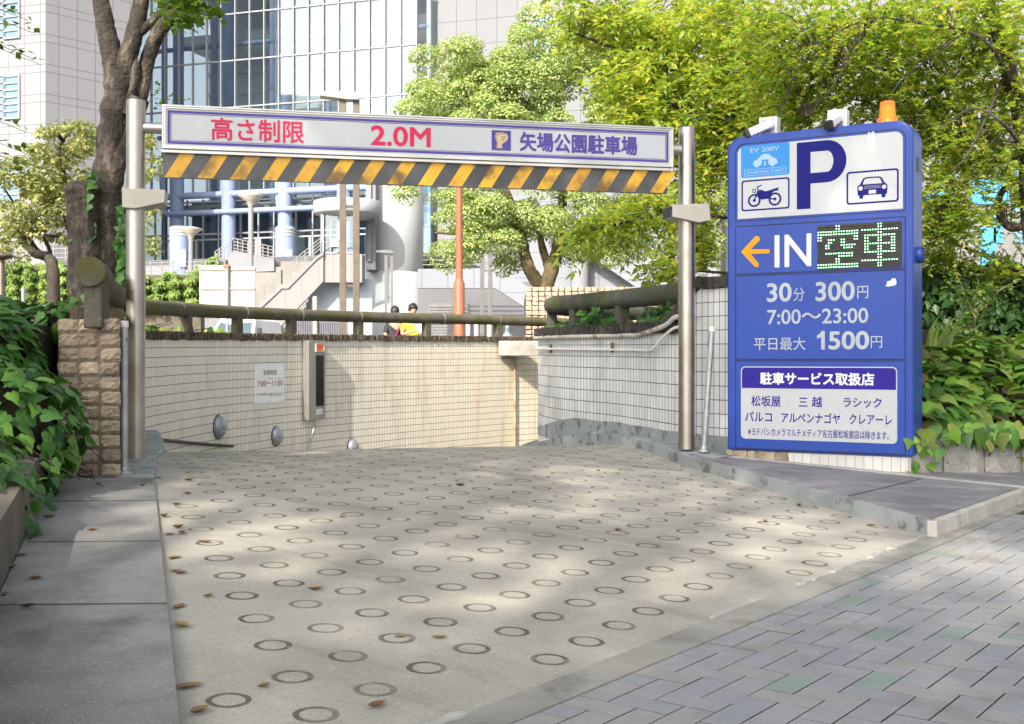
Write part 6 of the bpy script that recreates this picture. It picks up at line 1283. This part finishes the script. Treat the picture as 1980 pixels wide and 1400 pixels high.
# ================================================================ people behind the rail
def skin(name, J, Ed, mat, parent, sub=2):
    me = bpy.data.meshes.new(name); me.from_pydata([j[:3] for j in J], Ed, []); o = bpy.data.objects.new(name, me); COL.objects.link(o)
    s = o.modifiers.new('s', 'SKIN'); sk = me.skin_vertices[0].data
    for i, j in enumerate(J): r = j[3] if hasattr(j[3], '__len__') else (j[3], j[3]); sk[i].radius = r; sk[i].use_root = (i == 0)
    m = o.modifiers.new('u', 'SUBSURF'); m.levels = m.render_levels = sub; s.use_smooth_shade = True
    bpy.context.view_layer.update(); ev = bpy.data.meshes.new_from_object(o.evaluated_get(bpy.context.evaluated_depsgraph_get())); bpy.data.objects.remove(o)
    ev.name = name; ev.materials.clear(); ev.materials.append(mat); ev.polygons.foreach_set('use_smooth', [True]*len(ev.polygons)); return link(name, ev, parent)
def person(loc, rot, label, shirt, trousers, armL, armR, tilt, sk, hairc):
    r = thing('person', label, 'person', loc, rot)
    J = [(0, 0, .93, (.14, .10)), (0, 0, 1.12, (.13, .09)), (0, .0, 1.34, (.155, .095)), (0, 0, 1.45, (.07, .06)), (0, -.02, 1.53, .05), (0, -.03-tilt*.3, 1.60, (.07, .085)), (0, -.03-tilt*.5, 1.68, (.075, .09)), (0, -.03-tilt*.4, 1.75, (.055, .065))]
    Ed = [(0, 1), (1, 2), (2, 3), (3, 4), (4, 5), (5, 6), (6, 7)]
    for s_ in (-1, 1):
        b = len(J); J += [(s_*.09, 0, .84, .085), (s_*.10, -.01, .48, .055), (s_*.10, .02, .09, .04), (s_*.105, -.13, .04, .035)]; Ed += [(0, b), (b, b+1), (b+1, b+2), (b+2, b+3)]
    hands = []
    for s_, (e_, h_) in ((-1, armL), (1, armR)):
        b = len(J); J += [(s_*.17, 0, 1.40, .055), (*e_, .04), (*h_, .026)]; Ed += [(2, b), (b, b+1), (b+1, b+2)]
        dv = (Vector(h_)-Vector(e_)).normalized(); pc = Vector(h_)+dv*.05; J.append((*pc, (.035, .016))); Ed.append((b+2, b+3)); sd = dv.cross(Vector((0, 0, 1))).normalized()
        for f in range(4):
            q = pc+sd*(f-1.5)*.019+dv*.035; c = len(J); J += [(*q, .009), (*(q+dv*(.035+.006*(1 if f in (1, 2) else 0))-Vector((0, 0, .008))), .0085), (*(q+dv*.058-Vector((0, 0, .03))), .007)]; Ed += [(b+3, c), (c, c+1), (c+1, c+2)]
        c = len(J); q = pc-dv*.02+sd*.035*s_; J += [(*q, .011), (*(q+dv*.03+sd*.02*s_), .009)]; Ed += [(b+3, c), (c, c+1)]
    skin('body', J, Ed, sk, r)
    skin('trousers', [(0, 0, .98, (.155, .115)), (-.09, 0, .84, .10), (-.1, -.01, .48, .075), (-.1, .02, .11, .065), (.09, 0, .84, .10), (.1, -.01, .48, .075), (.1, .02, .11, .065)], [(0, 1), (1, 2), (2, 3), (0, 4), (4, 5), (5, 6)], trousers, r)
    K = [(0, 0, .95, (.16, .12)), (0, 0, 1.12, (.15, .108)), (0, 0, 1.33, (.178, .115)), (0, 0, 1.45, (.08, .07))]; Ek = [(0, 1), (1, 2), (2, 3)]
    for s_, (e_, h_) in ((-1, armL), (1, armR)): m_ = Vector((s_*.17, 0, 1.40)).lerp(Vector(e_), .75); b = len(K); K += [(s_*.175, 0, 1.395, .07), (*m_, .06)]; Ek += [(2, b), (b, b+1)]
    skin('shirt', K, Ek, shirt, r)
    hy = -.03-tilt*.45; mb = MB(); vs = []; n_ = 20
    for i in range(9):
        a = R(90-14*i)
        for k in range(n_):
            th = 2*pi*k/n_; fr_ = max(0, -sin(th)); rr_ = 1.0+random.uniform(-.05, .16); zc_ = 1.695+.112*sin(a)*rr_; zc_ = max(zc_, 1.615+.105*fr_); vs.append((.092*cos(a)*cos(th)*rr_, hy+.01+.108*cos(a)*sin(th)*rr_, zc_))
    mb.add(vs, [(i*n_+k, (i+1)*n_+k, (i+1)*n_+(k+1) % n_, i*n_+(k+1) % n_) for i in range(8) for k in range(n_)], 0, True); mb.build('hair', hairc, r)
    mb = MB(); fy = hy-.088
    mb.add([(0, fy-.008, 1.69), (-.013, fy-.002, 1.645), (.013, fy-.002, 1.645), (0, fy-.026, 1.65)], [(0, 1, 3), (0, 3, 2), (1, 2, 3)])
    for s_ in (-1, 1): mb.lathe((s_*.032, fy+.006, 1.688), [(0, -.006), (.01, 0), (0, .006)], 8, mi=1); mb.lathe((s_*.082, hy+.005, 1.67), [(0, -.03), (.014, 0), (0, .03)], 8)
    mb.box((-.022, fy-.004, 1.618), (.022, fy+.01, 1.624), 2); mb.build('face', [sk, m_dark, m_rust], r); return r
m_skin = surf('skin', (.50, .31, .22), (.46, .28, .19), 6, .5); m_hair = surf('black_hair', (.015, .013, .012), (.03, .024, .02), 30, .5)
m_ysh = surf('yellow_shirt', (.72, .55, .04), (.60, .44, .03), 9, .8); m_bsh = surf('black_jacket', (.035, .035, .04), None, 9, .8); m_jean = surf('dark_trousers', (.05, .055, .08), None, 9, .8)
pp = P(797, 695, 24); p1 = person((pp.x, 24, .37), R(20), 'person in a yellow shirt reading a leaflet behind the pipe rail', m_ysh, m_jean, ((-.24, -.06, 1.15), (-.05, -.30, 1.22)), ((.25, -.08, 1.15), (.10, -.32, 1.22)), .10, m_skin, m_hair)
mb = MB(); M = Matrix.Translation((0, -.44, 1.26)) @ Matrix.Rotation(R(-35), 4, 'X'); mb.box((-.02, -.002, -.1), (.17, .002, .12), 0, M); lf = thing('leaflet', 'white leaflet held by the person in the yellow shirt', 'leaflet', Vector(p1.location)+Vector((0, 0, 0)), R(20)); mb.build('paper', m_wlet, lf)
pp = P(764, 695, 24.4); p2 = person((pp.x, 24.4, .34), R(200), 'person in a black jacket with a red bag strap, back turned', m_bsh, m_jean, ((-.22, .02, 1.14), (-.20, -.1, .92)), ((.23, .02, 1.14), (.2, -.1, .92)), .02, m_skin, m_hair)
mb = MB(); q = [(-.12, .13, 1.42), (-.02, .135, 1.25), (.09, .13, 1.0)]; mb.bar(q[0], q[1], .05, .012); mb.bar(q[1], q[2], .05, .012); mb.build('strap', m_red, p2)
pp = P(981, 695, 38); o_ = thing('statue', 'small greenish bronze statue under the end of the rail', 'statue', (pp.x, 38, .35)); m_brz = surf('bronze_patina', (.26, .36, .32), (.20, .28, .25), 6, .5, metal=.4)
skin('figure', [(0, 0, .95, .16), (0, 0, 1.2, .17), (0, 0, 1.42, .18), (0, 0, 1.56, .07), (0, -.02, 1.7, .1), (0, -.02, 1.8, .07), (-.24, 0, 1.3, .06), (-.2, -.2, 1.1, .05), (.24, 0, 1.3, .06), (.2, -.2, 1.1, .05), (-.12, -.25, .8, .1), (.12, -.25, .8, .1)], [(0, 1), (1, 2), (2, 3), (3, 4), (4, 5), (2, 6), (6, 7), (2, 8), (8, 9), (0, 10), (0, 11)], m_brz, o_)
mb = MB(); mb.box((-.3, -.4, 0), (.3, .25, .82)); mb.build('plinth', m_conc, o_, bevel=.02)
# ================================================================ fallen leaves
m_fl = [surf('dry_leaf_'+str(i), c, tuple(x*.7 for x in c), 20, .8) for i, c in enumerate(((.24, .15, .06), (.30, .21, .09), (.20, .09, .04)))]
def fallen(px, py, zf, label, group, size=.06):
    size *= .8
    z = .1
    for _ in range(30): d_ = (1-z)*F/(py-CY); x = (px-CX)*d_/F; z = .6*z+.4*zf(x, d_)
    mb = MB(); cu = random.uniform(.1, .35); vs = []
    for i in range(7):
        t = i/6; wv = sin(pi*min(t*1.02+.03, 1))**.8*.36
        for s_ in (-1, 0, 1): vs.append((s_*wv*size, (t-.5)*size*1.5, size*(cu*(abs(s_)*.9)*sin(pi*t)+cu*(2*t-1)**2*.8)+.004))
    mb.add(vs, [(3*i+k, 3*i+k+1, 3*i+k+4, 3*i+k+3) for i in range(6) for k in (0, 1)], 0, True); a = random.uniform(0, 6.28)
    M = Matrix.Rotation(a, 4, 'Z'); mb.v = [tuple(M @ Vector(v)) for v in mb.v]
    o = mb.build('fallen_leaf', random.choice(m_fl)); o.location = (x, d_, z); tag(o, label, 'leaf', group)
g1 = 'dry leaves on the ramp'
for px, py in ((345, 1022), (328, 1035), (352, 1032), (340, 1105), (336, 1080), (349, 1110), (352, 1213), (345, 1175), (366, 1330), (385, 1380), (340, 975), (306, 925), (318, 1000), (362, 955), (395, 1050), (365, 930), (403, 1155)): fallen(px, py, zroad, 'dry brown leaf lying on the ramp close to the walkway edge', g1, random.uniform(.045, .075))
for px, py in ((510, 1330), (730, 1367), (775, 1232), (610, 1142), (600, 987), (660, 1000), (1545, 978), (1563, 961), (1685, 1017), (1157, 911), (850, 1235), (1195, 1025), (1480, 1010), (890, 940)): fallen(px, py, zroad, 'dry tan leaf lying out among the rings of the ramp', g1, random.uniform(.04, .065))
g2 = 'dry leaves on the walkway'
for px, py in ((178, 1026), (68, 1120), (52, 1175), (40, 1075), (22, 1100), (8, 1150), (190, 938), (275, 940), (95, 1002), (150, 925), (120, 935)): fallen(px, py, zwalk, 'dry curled leaf lying on the grey left walkway', g2, random.uniform(.035, .06))
